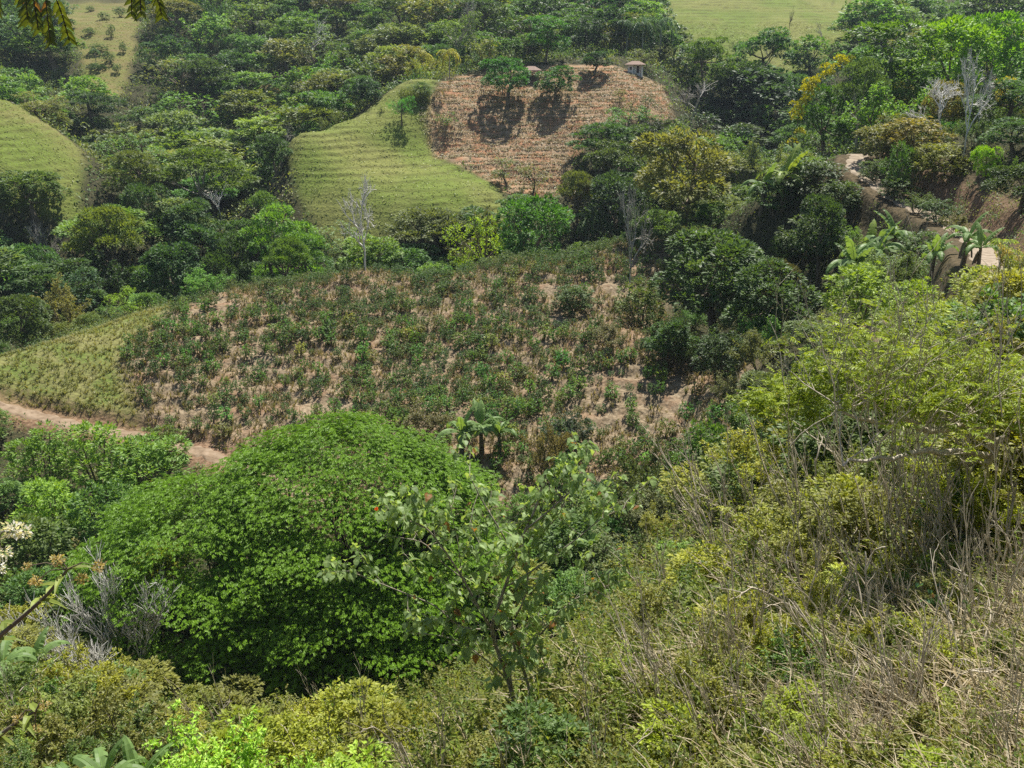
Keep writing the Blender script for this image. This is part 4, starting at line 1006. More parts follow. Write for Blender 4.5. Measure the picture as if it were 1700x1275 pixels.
def palm(u, vtop, D, s, label, color=(.05, .11, .045), i=0):
    x, y, z = world(u, vtop, D); g = float(H(np.array([x]), np.array([y]))[0]); s = min(max(z - g, s * .7), s * 1.5)
    e = empty('palm_tree', (x, y, g), i, (s * .9, s * .9, s)); mk('trunk', _palm[i % 3][0], e); mk('fronds', _palm[i % 3][1], e, color); tag(e, label, 'palm')
for i, (u, v, D, s, lb) in enumerate([(1042, 22, 234, 9, 'leftmost palm of the group above the white house'), (1056, 28, 236, 9, 'second palm from the left above white house'),
  (1070, 18, 233, 9.5, 'third palm from the left above white house'), (1084, 26, 237, 9, 'fourth palm from the left above white house'), (1100, 12, 235, 9, 'rightmost palm of the group above the white house'),
  (745, 72, 205, 5, 'short yellow palm between the bamboo and round tree'), (702, 68, 214, 5.5, 'small yellow topped palm in the bamboo clump'), (730, 145, 188, 5, 'green palm at the upper left corner of brown terraces'),
  (812, 52, 222, 5, 'small yellow palm just left of the round terrace tree'), (975, 255, 158, 6, 'palm in the gully right of brown terraces'), (982, 275, 150, 5.5, 'lower palm in the gully under the first one'),
  (1022, 188, 186, 5, 'dark palm at the upper right of the terraces'), (445, 70, 240, 6, 'palm with brown fronds on the wooded slope left of hump'), (155, 75, 262, 6, 'agave like palm in the bare clearing')]):
    palm(u, v, D, s, lb, color=(.21, .24, .04) if 'yellow' in lb else (.13, .12, .05) if 'brown' in lb else (.055, .12, .05), i=i)
# papaya by the road: slender trunk and a star of hand shaped leaves
def papaya(x, y, s, label):
    r = np.random.default_rng(9); tr, cr = MB(), MB()
    for hx, hh in ((0, 1.9), (.5, 1.5)):
        P = np.array([[0, 0, -.1], [hx * .5, 0, .5], [hx, .05, 1.0], [hx * 1.1, 0, hh]]); tube(tr, P, [.09, .075, .06, .05], 7)
        for i in range(13):
            a = i * 2.4; el = r.uniform(-.3, .9); d = np.array([math.cos(a) * math.cos(el), math.sin(a) * math.cos(el), math.sin(el)]); e = P[-1] + d * .5
            tube(tr, np.array([P[-1], (P[-1] + e) / 2 + [0, 0, .05], e]), [.012, .01, .008], 3)
            for f in range(6):
                b = (f / 5 - .5) * 3.6; dd = np.array([math.cos(a + b), math.sin(a + b), -.35]); leaves(cr, e[None], dd[None], np.array([[0, 0, 1.]]), .36, .13, r.random(1), droop=.2)
    z = float(H(np.array([x]), np.array([y]))[0]); e = empty('papaya_tree', (x, y, z), 0, (s, s, s)); tr.build('trunk', M['pale'], e, True); o = cr.build('leaves', M['leaf'], e); o.color = (.17, .25, .06, 1); tag(e, label, 'tree')
x, y, z = world(1655, 470, 48); papaya(x, y, 1.15, 'papaya tree with star shaped leaves and curved trunk above the road')
# bamboo or cane clump on top of the hump
def cane(x, y, w, h, label, color, n=240):
    r = np.random.default_rng(int(x * 7 + 900)); tr, cr = MB(), MB()
    for i in range(n // 4):
        a = r.uniform(0, 6.28); q = r.random() ** .5 * .5; b = np.array([math.cos(a) * q * w, math.sin(a) * q * w * .6, 0]); hh = h * r.uniform(.6, 1.05) * (1 - q * .5)
        t = np.linspace(0, 1, 5)[:, None]; P = b + np.array([math.cos(a), math.sin(a), 0]) * hh * .35 * t ** 2 + np.array([0, 0, 1.]) * hh * t; tube(tr, P, [.03, .025, .02, .014, .006], 3)
        Q = np.repeat(P[1:], 9, 0) + r.normal(0, .15, (36, 3)); D = rdir(r, 36) + [0, 0, .5]; leaves(cr, Q, D, rdir(r, 36) + [0, 0, .5], .75, .09, r.random(36), droop=.4)
    z = float(H(np.array([x]), np.array([y]))[0]); e = empty('bamboo_clump', (x, y, z - .3)); tr.build('stems', M['bark'], e); o = cr.build('leaves', M['leaf'], e); o.color = (*color, 1); tag(e, label, 'bamboo')
x, y, z = world(715, 118, 208); cane(x, y, 11, 5.5, 'light green bamboo clump beyond the hump top left of terraces', (.17, .23, .06))
x, y, z = world(690, 185, 187); cane(x, y, 5.5, 2.8, 'small dark cane clump at the top of green hump', (.09, .13, .045))
# ------------------------------------------------------------------ yellow flowering vine on the dark roadside tree
def vine():
    r = np.random.default_rng(4); cr = MB(); tr = MB()
    pts = [world(*p) for p in ((1325, 195, 133), (1332, 172, 133), (1345, 150, 134), (1362, 130, 134.5), (1385, 112, 135), (1410, 95, 136))]
    gx, gy, _ = world(1323, 215, 133); gz = float(H(np.array([gx]), np.array([gy]))[0]); B = np.array(pts); P = np.concatenate([[[gx, gy, gz]], B])
    tube(tr, P - [gx, gy, gz], [.08] + [.05] * 6, 5)
    for i in range(len(P) - 1):
        for k in range(7):
            c = P[i] + (P[i + 1] - P[i]) * r.random() + r.normal(0, .35, 3)
            if i == 0: c = c * 1
            s = rdir(r, 45); s[:, 2] = np.abs(s[:, 2]); c2 = c + s * .62 - np.array([gx, gy, gz]); leaves(cr, c2, s + rdir(r, 45) * .5, s + rdir(r, 45) * .4, .34, .22, r.random(45))
    e = empty('flowering_vine', (gx, gy, gz)); tr.build('stem', M['bark'], e); o = cr.build('flowers', M['leaf'], e); o.color = (.225, .25, .012, 1)
    tag(e, 'bright yellow flowering vine climbing the edge of dark roadside tree', 'vine')
vine()
# ------------------------------------------------------------------ the two small buildings
def plain(name, c, rough=.8, scale=3, amp=.25):
    m, nt, N, L = nodes(name); tc = N('TexCoord'); n = N('TexNoise'); n.inputs['Scale'].default_value = scale; n.inputs['Detail'].default_value = 6; L(tc.outputs['Object'], n.inputs['Vector'])
    col = ramp(N, L, n.outputs[0], [(.3, tuple(x * (1 - amp) for x in c)), (.7, tuple(min(1, x * (1 + amp)) for x in c))])
    p = N('BsdfPrincipled'); L(col, p.inputs['Base Color']); p.inputs['Roughness'].default_value = rough; o = N('OutputMaterial'); L(p.outputs[0], o.inputs[0]); return m
def box(mb, x0, x1, y0, y1, z0, z1):
    V = [(x, y, z) for z in (z0, z1) for (x, y) in ((x0, y0), (x1, y0), (x1, y1), (x0, y1))]
    mb.add(V, [[0, 3, 2, 1], [4, 5, 6, 7], [0, 1, 5, 4], [1, 2, 6, 5], [2, 3, 7, 6], [3, 0, 4, 7]])
def hip_roof(mb, x0, x1, y0, y1, z, h, th=.1):
    cx0, cx1, cy = x0 + (y1 - y0) * .4, x1 - (y1 - y0) * .4, (y0 + y1) / 2
    for dz in (0, -th):
        V = [(x0, y0, z + dz), (x1, y0, z + dz), (x1, y1, z + dz), (x0, y1, z + dz), (cx0, cy, z + h + dz), (cx1, cy, z + h + dz)]
        mb.add(V, [[0, 1, 5, 4], [2, 3, 4, 5]]); mb.add([V[1], V[2], V[5], V[5]], [[0, 1, 2, 3]]); mb.add([V[3], V[0], V[4], V[4]], [[0, 1, 2, 3]])
    V = [(x0, y0), (x1, y0), (x1, y1), (x0, y1)]
    for i in range(4):
        a, b = V[i], V[(i + 1) % 4]; mb.add([(*a, z), (*b, z), (*b, z - th), (*a, z - th)], [[0, 1, 2, 3]])
M['wall'] = plain('whitewash', (.74, .74, .71), amp=.06); M['roofing'] = plain('rusty_roof', (.23, .15, .11)); M['shade'] = plain('dark_wood', (.06, .045, .035)); M['plank'] = plain('old_plank', (.18, .14, .10))
def house(u, vb, D, label):
    x, y, z = world(u, vb, D); g = float(H(np.array([x]), np.array([y]))[0])
    e = empty('small_house', (x, y, g + .3), -.35, (.72, .72, .75))
    w = MB(); box(w, -2.1, -.35, -1.5, 1.5, -1.5, 2.3); box(w, -.35, 2.1, -.4, 1.5, -1.5, 2.3); w.build('wall', M['wall'], e)
    rf = MB(); hip_roof(rf, -3.0, 2.9, -2.4, 2.2, 2.35, 1.0); rf.build('roof', M['roofing'], e)
    for q in (2.0,):
        p = MB(); tube(p, [(q, -1.7, -1.5), (q, -1.7, 2.3)], [.07, .07], 8); p.build('post', M['plank'], e)
    wn = MB(); box(wn, -1.5, -.8, -1.56, -1.503, .9, 1.7); wn.build('window', M['shade'], e)
    d = MB(); box(d, .5, 1.3, -.46, -.403, 0, 1.95); d.build('door', M['shade'], e); tag(e, label, 'house')
house(1055, 112, 211, 'small whitewashed house with a brown hipped roof by the palms')
def shed(u, vb, D, label):
    x, y, z = world(u, vb, D); g = float(H(np.array([x]), np.array([y]))[0]); e = empty('open_shed', (x, y, g), -.1)
    for px_ in (-1.5, 1.5):
        for py in (-1.1, 1.1):
            p = MB(); tube(p, [(px_, py, -.6), (px_, py, 2.0)], [.07, .07], 8); p.build('post', M['plank'], e)
    rf = MB(); hip_roof(rf, -2.1, 2.1, -1.7, 1.7, 2.02, .8); rf.build('roof', M['roofing'], e)
    rl = MB(); box(rl, -1.5, 1.5, 1.04, 1.1, .1, 1.0); rl.build('railing', M['plank'], e); tag(e, label, 'shed')
shed(882, 135, 201, 'small open shed with brown roof between two round trees')
# ------------------------------------------------------------------ undergrowth between the trees (one uncountable mass per kind)
def tufts(mb, r, x, y, size, per, L, W, hgt=.7, up=.8, zoff=0):
    z = H(x, y) + zoff; n = len(x); size = np.broadcast_to(size, (n,))
    P = np.repeat(np.stack([x, y, z], 1), per, 0); S = np.repeat(size, per)[:, None]; m = len(P)
    d = rdir(r, m); d[:, 2] = np.abs(d[:, 2])
    C = P + d * S * np.array([.5, .5, hgt]) * r.uniform(.5, 1.05, (m, 1)); Ls = np.broadcast_to(L, (n,)) if np.ndim(L) else np.full(n, L)
    Lr = np.repeat(Ls, per) * r.uniform(.7, 1.3, m)
    leaves(mb, C, d * .6 + rdir(r, m) * .6, d * .5 + np.array([0, 0, up]) + rdir(r, m) * .35, Lr, Lr * W, np.clip(np.repeat(r.uniform(.15, .85, n), per) + r.normal(0, .15, m), 0, 1))
def fan_points(r, n, y0, y1, um=.70, power=1.0):
    """random ground points; power 1: even on the ground, 0: density falls with the square of distance"""
    if power >= 1: y = np.sqrt(r.uniform(y0 ** 2, y1 ** 2, n))
    else: y = np.exp(r.uniform(math.log(y0), math.log(y1), n))
    return r.uniform(-um, um, n) * (y + 2), y
def blades(mb, r, x, y, per, h, w, lean=.5, droop=.6, dirb=None, tint=None, z=None):
    """bent grass blades, three quads each"""
    n = len(x); z = H(x, y) if z is None else z; P = np.repeat(np.stack([x, y, z], 1), per, 0); m = len(P); P = P + np.stack([r.normal(0, .04, m), r.normal(0, .04, m), np.zeros(m)], 1)
    hh = np.repeat(np.broadcast_to(h, (n,)), per) * r.uniform(.5, 1.2, m); ww = np.repeat(np.broadcast_to(w, (n,)), per)
    a = r.uniform(0, 6.28, m); d = np.stack([np.cos(a), np.sin(a), np.zeros(m)], 1)
    if dirb is not None: d = unit(d * .75 + np.asarray(dirb))
    B = np.stack([-d[:, 1], d[:, 0], np.zeros(m)], 1); ln = (lean * r.uniform(.3, 1.5, m))[:, None]; dr = (droop * r.uniform(.2, 1.4, m))[:, None]; Hh = hh[:, None]
    p0 = P - [0, 0, .03]; p1 = P + Hh * (d * ln * .25 + [0, 0, .42]); p2 = P + Hh * (d * (ln * .7 + dr * .2) + np.array([0, 0, 1]) * (.78 - dr * .08)); p3 = P + Hh * (d * (ln + dr * .6) + np.array([0, 0, 1]) * (.98 - dr * .35))
    b = B * ww[:, None] * .5; V = np.stack([p0 - b, p0 + b, p1 + b, p1 - b, p2 + b * .8, p2 - b * .8, p3 + b * .15, p3 - b * .15], 1)
    Fq = np.array([[0, 1, 2, 3], [3, 2, 4, 5], [5, 4, 6, 7]]); t = r.random(m) if tint is None else np.repeat(tint, per)
    mb.add(V, (np.arange(m)[:, None, None] * 8 + Fq[None]).reshape(-1, 4), np.repeat(t, 3))
r = np.random.default_rng(77)
ALLZ = ('pasture', 'terrace', 'soil', 'dry')
ug = MB()
x, y = fan_points(r, 30000, 118, 335); k = clear_of(x, y, rr=2.0); x, y = x[k], y[k]
k = visible(x, y, H(x, y) + 2.5, 30); x, y = x[k], y[k]; print('undergrowth far', len(x))
tufts(ug, r, x, y, r.uniform(1.2, 3.4, len(x)), 13, .55, .55, .8)
x, y = fan_points(r, 9000, 40, 124); k = clear_of(x, y, rr=1.6); x, y = x[k], y[k]
k = visible(x, y, H(x, y) + 1.2, 30); x, y = x[k], y[k]; print('undergrowth mid', len(x))
tufts(ug, r, x, y, r.uniform(.7, 1.9, len(x)), 28, .22, .5, .75)
M['under'] = baked_leaf('undergrowth_leaves', [(.035, .075, .03), (.06, .12, .035), (.095, .15, .045), (.15, .17, .06), (.07, .13, .04)], .09, gain=1.3)
tag(ug.build('undergrowth', M['under']), 'low leafy undergrowth filling the ground between the trees', 'undergrowth', kind='stuff')
# bushes closing the edges of fields
# ------------------------------------------------------------------ pasture tufts, terrace stubble, weeds on bare soil, dry knoll grass
M['pgrass'] = baked_leaf('pasture_grass', [(.20, .25, .05), (.25, .29, .07), (.27, .26, .10)], .08, .3, .12)
M['stub'] = baked_leaf('stubble', [(.34, .29, .18), (.28, .25, .14), (.38, .33, .21)], .3, .3, .15)
M['weed'] = baked_leaf('soil_weeds', [(.10, .13, .04), (.17, .16, .07), (.22, .18, .10), (.12, .15, .055)], .5, .5)
M['knoll'] = baked_leaf('knoll_grass', [(.15, .19, .045), (.24, .23, .08), (.19, .22, .05)], .12, .4)
gm = MB(); x, y = fan_points(r, 60000, 140, 300); k = zone(x, y, 'pasture') > .5; x, y = x[k], y[k]; k = visible(x, y, H(x, y) + .4, 25); x, y = x[k], y[k]; print('pasture', len(x))
ph_ = H(x, y) / 1.05 + 1.1 * fbm(x * .05, y * .05, 8) + .7 * fbm(x * .3, y * .3, 12); f = ph_ - np.floor(ph_); k = (f < .62) | (r.random(len(x)) < .25); x, y = x[k], y[k]

x = np.repeat(x, 3) + r.normal(0, .25, 3 * len(x)); y = np.repeat(y, 3) + r.normal(0, .25, len(x)); n = len(x); Pg = np.stack([x, y, H(x, y) + .07], 1)
leaves(gm, Pg, rdir(r, n) * [1, 1, .25] + [0, 0, .15], rdir(r, n) * .35 + [0, -.2, 1], .38 * r.uniform(.6, 1.3, n), .15, r.random(n), droop=.3)
tag(gm.build('pasture_grass', M['pgrass']), 'short yellow green pasture grass on the cattle terraced hills', 'grass', kind='stuff')
gm = MB(); x = r.uniform(-30, 52, 150000); y = r.uniform(158, 216, 150000); k = zone(x, y, 'terrace') > .6; x, y = x[k], y[k]; k = visible(x, y, H(x, y) + .4, 25); x, y = x[k], y[k]
ph_ = H(x, y) / 1.05 + 1.1 * fbm(x * .05, y * .05, 8) + .7 * fbm(x * .3, y * .3, 12); f = ph_ - np.floor(ph_); k = (np.abs(f - .25) < .07) | (np.abs(f - .6) < .07); x, y = x[k], y[k]; print('stubble', len(x))

x = np.repeat(x, 3) + r.normal(0, .15, 3 * len(x)); y = np.repeat(y, 3) + r.normal(0, .12, len(x)); n = len(x); Pg = np.stack([x, y, H(x, y) + .1], 1)
leaves(gm, Pg, rdir(r, n) * [1, 1, .4] + [0, 0, .4], rdir(r, n) * .4 + [0, -.3, 1], .36 * r.uniform(.6, 1.3, n), .13, r.random(n), droop=.3)
tag(gm.build('terrace_stubble', M['stub']), 'dry straw coloured stubble standing in rows on brown terraces', 'stubble', kind='stuff')
gm = MB(); x, y = fan_points(r, 40000, 62, 126); k = zone(x, y, 'soil') > .5; x, y = x[k], y[k]; k = fbm(x * .25, y * .25, 60) > .33; x, y = x[k], y[k]; q, _ = near_path(x, y, PATH, PATHZ); k = q > 1.2; x, y = x[k], y[k]; print('soil weeds', len(x))
k = visible(x, y, H(x, y) + .5, 25); x, y = x[k], y[k]
blades(gm, r, x, y, 5, r.uniform(.25, .8, len(x)), .055, .4, .5); tufts(gm, r, x[::2], y[::2], .5, 9, .17, .45, .7)
tag(gm.build('plot_weeds', M['weed']), 'straw and pale green weeds growing between the coffee bushes', 'weeds', kind='stuff')
gm = MB(); x, y = fan_points(r, 26000, 70, 108); k = zone(x, y, 'dry') > .5; x, y = x[k], y[k]; q, _ = near_path(x, y, PATH, PATHZ); k = q > 1.4; x, y = x[k], y[k]; print('knoll', len(x))
blades(gm, r, x, y, 6, .45, .05, .5, .7); tag(gm.build('knoll_grass', M['knoll']), 'yellowish long grass on the knoll above the footpath', 'grass', kind='stuff')
# ------------------------------------------------------------------ coffee bushes: the 300 that show largest as things, the rest as one mass
r = np.random.default_rng(31); pts = []
for row in np.arange(60, 126, 1.4):
    n = int(row * .62 * 2 / 1.0); xs = -row * .62 + (np.arange(n) + r.uniform(-.2, .2, n)) * 1.0; pts.append(np.stack([xs, row + .9 * np.sin(xs * .12) + xs * .22 + r.normal(0, .12, n)], 1))
P = np.concatenate(pts); P = P[zone(P[:, 0], P[:, 1], 'soil') > .55]
dens = fbm(P[:, 0] * .11, P[:, 1] * .11, 70) + .35 * (fbm(P[:, 0] * .4, P[:, 1] * .4, 71) - .5)
u, v, d = project(P[:, 0], P[:, 1], H(P[:, 0], P[:, 1]))
centre = np.exp(-((u - 680) / 420) ** 2 - ((v - 560) / 110) ** 2) * .09 + np.where(v < 455, .25, 0) + np.where((u < 330) & (v < 640), .12, 0)
P = P[r.random(len(P)) < np.clip((dens + centre - .36) * 3.0, .30, .93)]
P = P[visible(P[:, 0], P[:, 1], H(P[:, 0], P[:, 1]) + 1.0, 25)]
q, _ = near_path(P[:, 0], P[:, 1], PATH, PATHZ); P = P[q > 1.7]
P = P[np.array([not any((a - x_) ** 2 + (b - y_) ** 2 < (c * .6) ** 2 for a, b, c in FEAT) for x_, y_ in P])]
hh = r.uniform(.65, 1.7, len(P)) * (1 + .25 * (fbm(P[:, 0] * .1, P[:, 1] * .1, 72) - .5)); u, v, d = project(P[:, 0], P[:, 1], H(P[:, 0], P[:, 1]) + .6)
score = hh / d * ((u > 5) & (u < 1695)) * np.where((u > 250) & (u < 760) & (v > 790), .1, 1)
order = np.argsort(-score); print('coffee', len(P))
cof = MB(); PC = {}
for rank, i in enumerate(order):
    x, y = P[i]; h = hh[i]; col = vary((.062, .135, .036) if r.random() < .75 else (.10, .155, .05), r, .22); w = h * r.uniform(.75, 1.05)
    if rank < 300:
        uu = u[i]; vv = v[i]; col_ = 'left' if uu < 450 else 'middle' if uu < 850 else 'right'; row_ = 'upper' if vv < 530 else 'central' if vv < 640 else 'lower'
        e = plant('coffee_bush', 'coffee', x, y, w, h, col, f'one of the dark green coffee bushes in the {row_} {col_} part of plot', 'coffee bush', f'coffee bushes in the {row_} {col_} part of the plot', r=r)
    else:
        k = ('coffee', int(r.integers(0, 4)), False); proto(*k); a = r.uniform(0, 6.28); ca, sa = math.cos(a), math.sin(a); cr = PMB[k][1]; z = float(H(np.array([x]), np.array([y]))[0])
        V = np.concatenate(cr.v); cof.add(np.stack([(V[:, 0] * ca - V[:, 1] * sa) * w + x, (V[:, 0] * sa + V[:, 1] * ca) * w + y, V[:, 2] * h + z], 1), np.concatenate(cr.f), np.concatenate(cr.t))
M['coffee'] = baked_leaf('coffee_leaves', [(.06, .12, .038), (.08, .15, .045), (.13, .17, .06)], .2)
tag(cof.build('coffee_plantation', M['coffee']), 'remaining small coffee bushes covering the far rows of the plot', 'coffee bushes', kind='stuff')
# ------------------------------------------------------------------ near slope
M['fgleaf'] = baked_leaf('slope_leaves', [(.09, .155, .035), (.16, .22, .035), (.21, .21, .06), (.12, .18, .045)], 1.1, .5, .45)
M['fgstraw'] = baked_leaf('slope_straw', [(.27, .22, .125), (.37, .31, .19), (.20, .16, .09)], .9, .4, .25)
M['heart'] = leaf_mat('heart_leaf', None, var=.4, trans=.38, dry=.02, dryc=(.30, .15, .05))
r = np.random.default_rng(99)
def near_pts(n, y0, y1):
    x, y = fan_points(r, int(n * 1.75), y0, y1, 1.15, 0); x = x + np.sign(x) * .0; z = H(x, y); k = in_frame(x, y, z + .3, 1000); x, y = x[k], y[k]
    k = visible(x, y, H(x, y) + .9, 25, eps=.25); return x[k], y[k]
def slope_only(x, y):
    return (zone(x, y, 'soil') < .3) & (np.hypot(x + 13, (y - 50) * 1.1) > 13)
def green_w(x, y):
    """how leafy (1) or dry (0) the near slope is"""
    u, v, d = project(x, y, H(x, y)); dryc = sstep(1040, 1500, u) * sstep(800, 1060, v)
    return np.clip(.90 - dryc * .74 + (fbm(x * .6, y * .6, 80) - .5) * 1.3, 0, 1)
sg = MB(); x, y = near_pts(30000, 1.6, 42); k = slope_only(x, y); x, y = x[k], y[k]; g = green_w(x, y); k = r.random(len(x)) > .22 + g * .75; x, y = x[k], y[k]; print('straw', len(x))
sz = np.clip(y * .045 + .25, .3, .9)
blades(sg, r, x, y, 5, sz * r.uniform(.5, 1.15, len(x)), np.clip(.0016 * y + .004, .006, .05), .7, .7, dirb=(-.55, .25, 0))
tag(sg.build('dry_grass', M['fgstraw']), 'long dry straw coloured grass leaning over the near slope', 'grass', kind='stuff')
def weeds(mb, x, y, h, L):
    n = len(x); z = H(x, y); K = 13; a = r.uniform(0, 6.28, n); ln = r.uniform(.1, .7, n); B = np.stack([np.cos(a) * ln - .15, np.sin(a) * ln, np.ones(n)], 1)
    bend = r.normal(0, .25, (n, 3)); P0 = np.stack([x, y, z - .03], 1); t = np.linspace(.08, 1, K)
    pt = lambda tt: P0 + h[:, None] * (B * tt + bend * tt * tt)
    for j in range(4):
        a_, b_ = pt(j / 4), pt((j + 1) / 4); s = np.stack([-np.sin(a), np.cos(a), 0 * a], 1) * (L * .055)[:, None]
        mb.add(np.stack([a_ - s, a_ + s, b_ + s * .8, b_ - s * .8], 1), np.arange(n * 4).reshape(n, 4), .9)
    for j in range(K):
        for s_ in range(2):
            q = pt(t[j]); D = rdir(r, n) * [1, 1, .5] + [0, 0, -.1 + .3 * t[j]]; leaves(mb, q, D, rdir(r, n) * .5 + [0, 0, .9], L * r.uniform(.6, 1.3, n), L * .52, r.random(n), droop=.25)
wg = MB(); x, y = near_pts(30000, 2.0, 42); k = slope_only(x, y); x, y = x[k], y[k]; g = green_w(x, y); k = r.random(len(x)) < .25 + g; x, y = x[k], y[k]; print('weeds', len(x))
weeds(wg, x, y, np.clip(.04 * y + .3, .35, 1.2) * r.uniform(.6, 1.3, len(x)), np.clip(.0052 * y + .022, .035, .2) * r.uniform(.8, 1.3, len(x)))
tag(wg.build('slope_weeds', M['fgleaf']), 'tangled small leaved yellow green weeds covering the near slope', 'weeds', kind='stuff')
# dead leaf litter and short cover so that no bare ground shows close by
lt = MB(); x, y = near_pts(16000, 1.6, 30); k = slope_only(x, y); x, y = x[k], y[k]
tufts(lt, r, x, y, np.clip(.03 * y, .1, .6), 7, np.clip(.005 * y + .025, .03, .14), .45, .45, .9)
M['litter'] = baked_leaf('litter', [(.20, .14, .08), (.30, .22, .11), (.16, .18, .06), (.26, .20, .10)], 1.3, .5, .2); tag(lt.build('leaf_litter', M['litter']), 'brown and olive leaf litter under the slope weeds', 'leaf litter', kind='stuff')
# ------------------------------------------------------------------ leafy and dry shrubs of the near slope, one by one
def twig_mesh(seed, n=4, L=.62, wob=.22):
    rr = np.random.default_rng(seed); mb = MB()
    for i in range(n):
        a = i * 6.28 / n + rr.random(); tips = []
        grow(mb, rr, (math.cos(a) * .02, math.sin(a) * .02, -.04), (math.cos(a) * .6 - .2, math.sin(a) * .6, 1), L, .017, 3, tips, 2, .50, .66, .18, wob * .6, 7, .30, .0030, None, .62)
    return mb.mesh('twigs', M['tan'], True)
TW = [twig_mesh(s, n) for s, n in ((1, 3), (2, 4), (3, 2), (4, 5))]
def ground(u, v, D=None):
    if D is None:
        h = hit(u, v, 2.0, 420)
        return h
    x, y, z = world(u, v, D); return (x, y, float(H(np.array([x]), np.array([y]))[0]))
def side(u, v): return ('near the bottom' if v > 1050 else 'halfway up' if v > 820 else 'near the top')
for i, (u, v, s, tilt, lb) in enumerate([
  (1420, 1130, 2.6, -.35, 'tall bare twiggy shrub leaning left at the middle of the near slope'), (1385, 1080, 1.9, .1, 'bare twiggy shrub just behind the tallest leaning one'),
  (1300, 1000, 1.8, -.2, 'grey bare twigs left of the tall leaning shrub'), (1500, 1060, 2.0, -.45, 'dry shrub with long stems bending left on straw slope'),
  (1200, 960, 2.0, .2, 'dry brown twiggy shrub on the brow right of the leafy sapling'), (1250, 880, 2.2, -.1, 'reddish grey twig shrub on the brow below yellow green thicket'),
  (1350, 830, 2.6, .15, 'tall thin bare shrub standing before the yellow green thicket'), (1450, 900, 2.2, .1, 'bare branched shrub under the thicket shade'),
  (1560, 900, 2.2, -.2, 'dry shrub among straw below the gnarled branches'), (1660, 860, 3.2, -.05, 'tall pale upright stems at the right edge of photo'),
  (1620, 760, 3.0, .1, 'tall wispy bare stems right of the thicket'), (1690, 700, 3.4, -.1, 'long whip like bare stems at right edge above thicket'),
  (1620, 1130, 1.7, -.5, 'flattened dry shrub in the straw at lower right'), (1540, 1200, 1.6, -.4, 'low dry shrub in straw near the bottom right'),
  (1180, 1150, 1.5, .1, 'small dry shrub right of the sapling stems'), (1080, 1120, 1.6, .25, 'thin grey shrub beside the sapling stems'), (1270, 1230, 1.2, -.2, 'low twiggy shrub at the bottom edge centre right'),
  (980, 1230, 1.3, .1, 'low grey twig shrub at bottom edge below the sapling'), (760, 1200, 1.5, -.1, 'thin twig shrub left of the sapling base'), (1130, 1040, 1.6, -.1, 'thin dry shrub on the brow behind sapling'),
  (1420, 1250, 1.2, -.5, 'bent dry twigs at bottom edge in the straw'), (1690, 1010, 2.0, -.4, 'dry stems leaning left at right edge above straw')]):
    h = ground(u, v)
    if h is None: continue
    x, y, z = h; e = empty('dry_shrub', (x, y, z), i * 1.3, (s * .8, s * .8, s)); e.rotation_euler = (0, tilt, i * .37); mk('branches', TW[i % 4], e); tag(e, lb, 'dry shrub')
def leafy(u, v, w, h, color, label, kind='wispy', hi=True, D=None):
    q = ground(u, v, D)
    if q is None: return
    x, y, z = q; plant('leafy_shrub', kind, x, y, w, h, color, label, 'leafy shrub', hi=hi, bark='grey', z=z - .05)
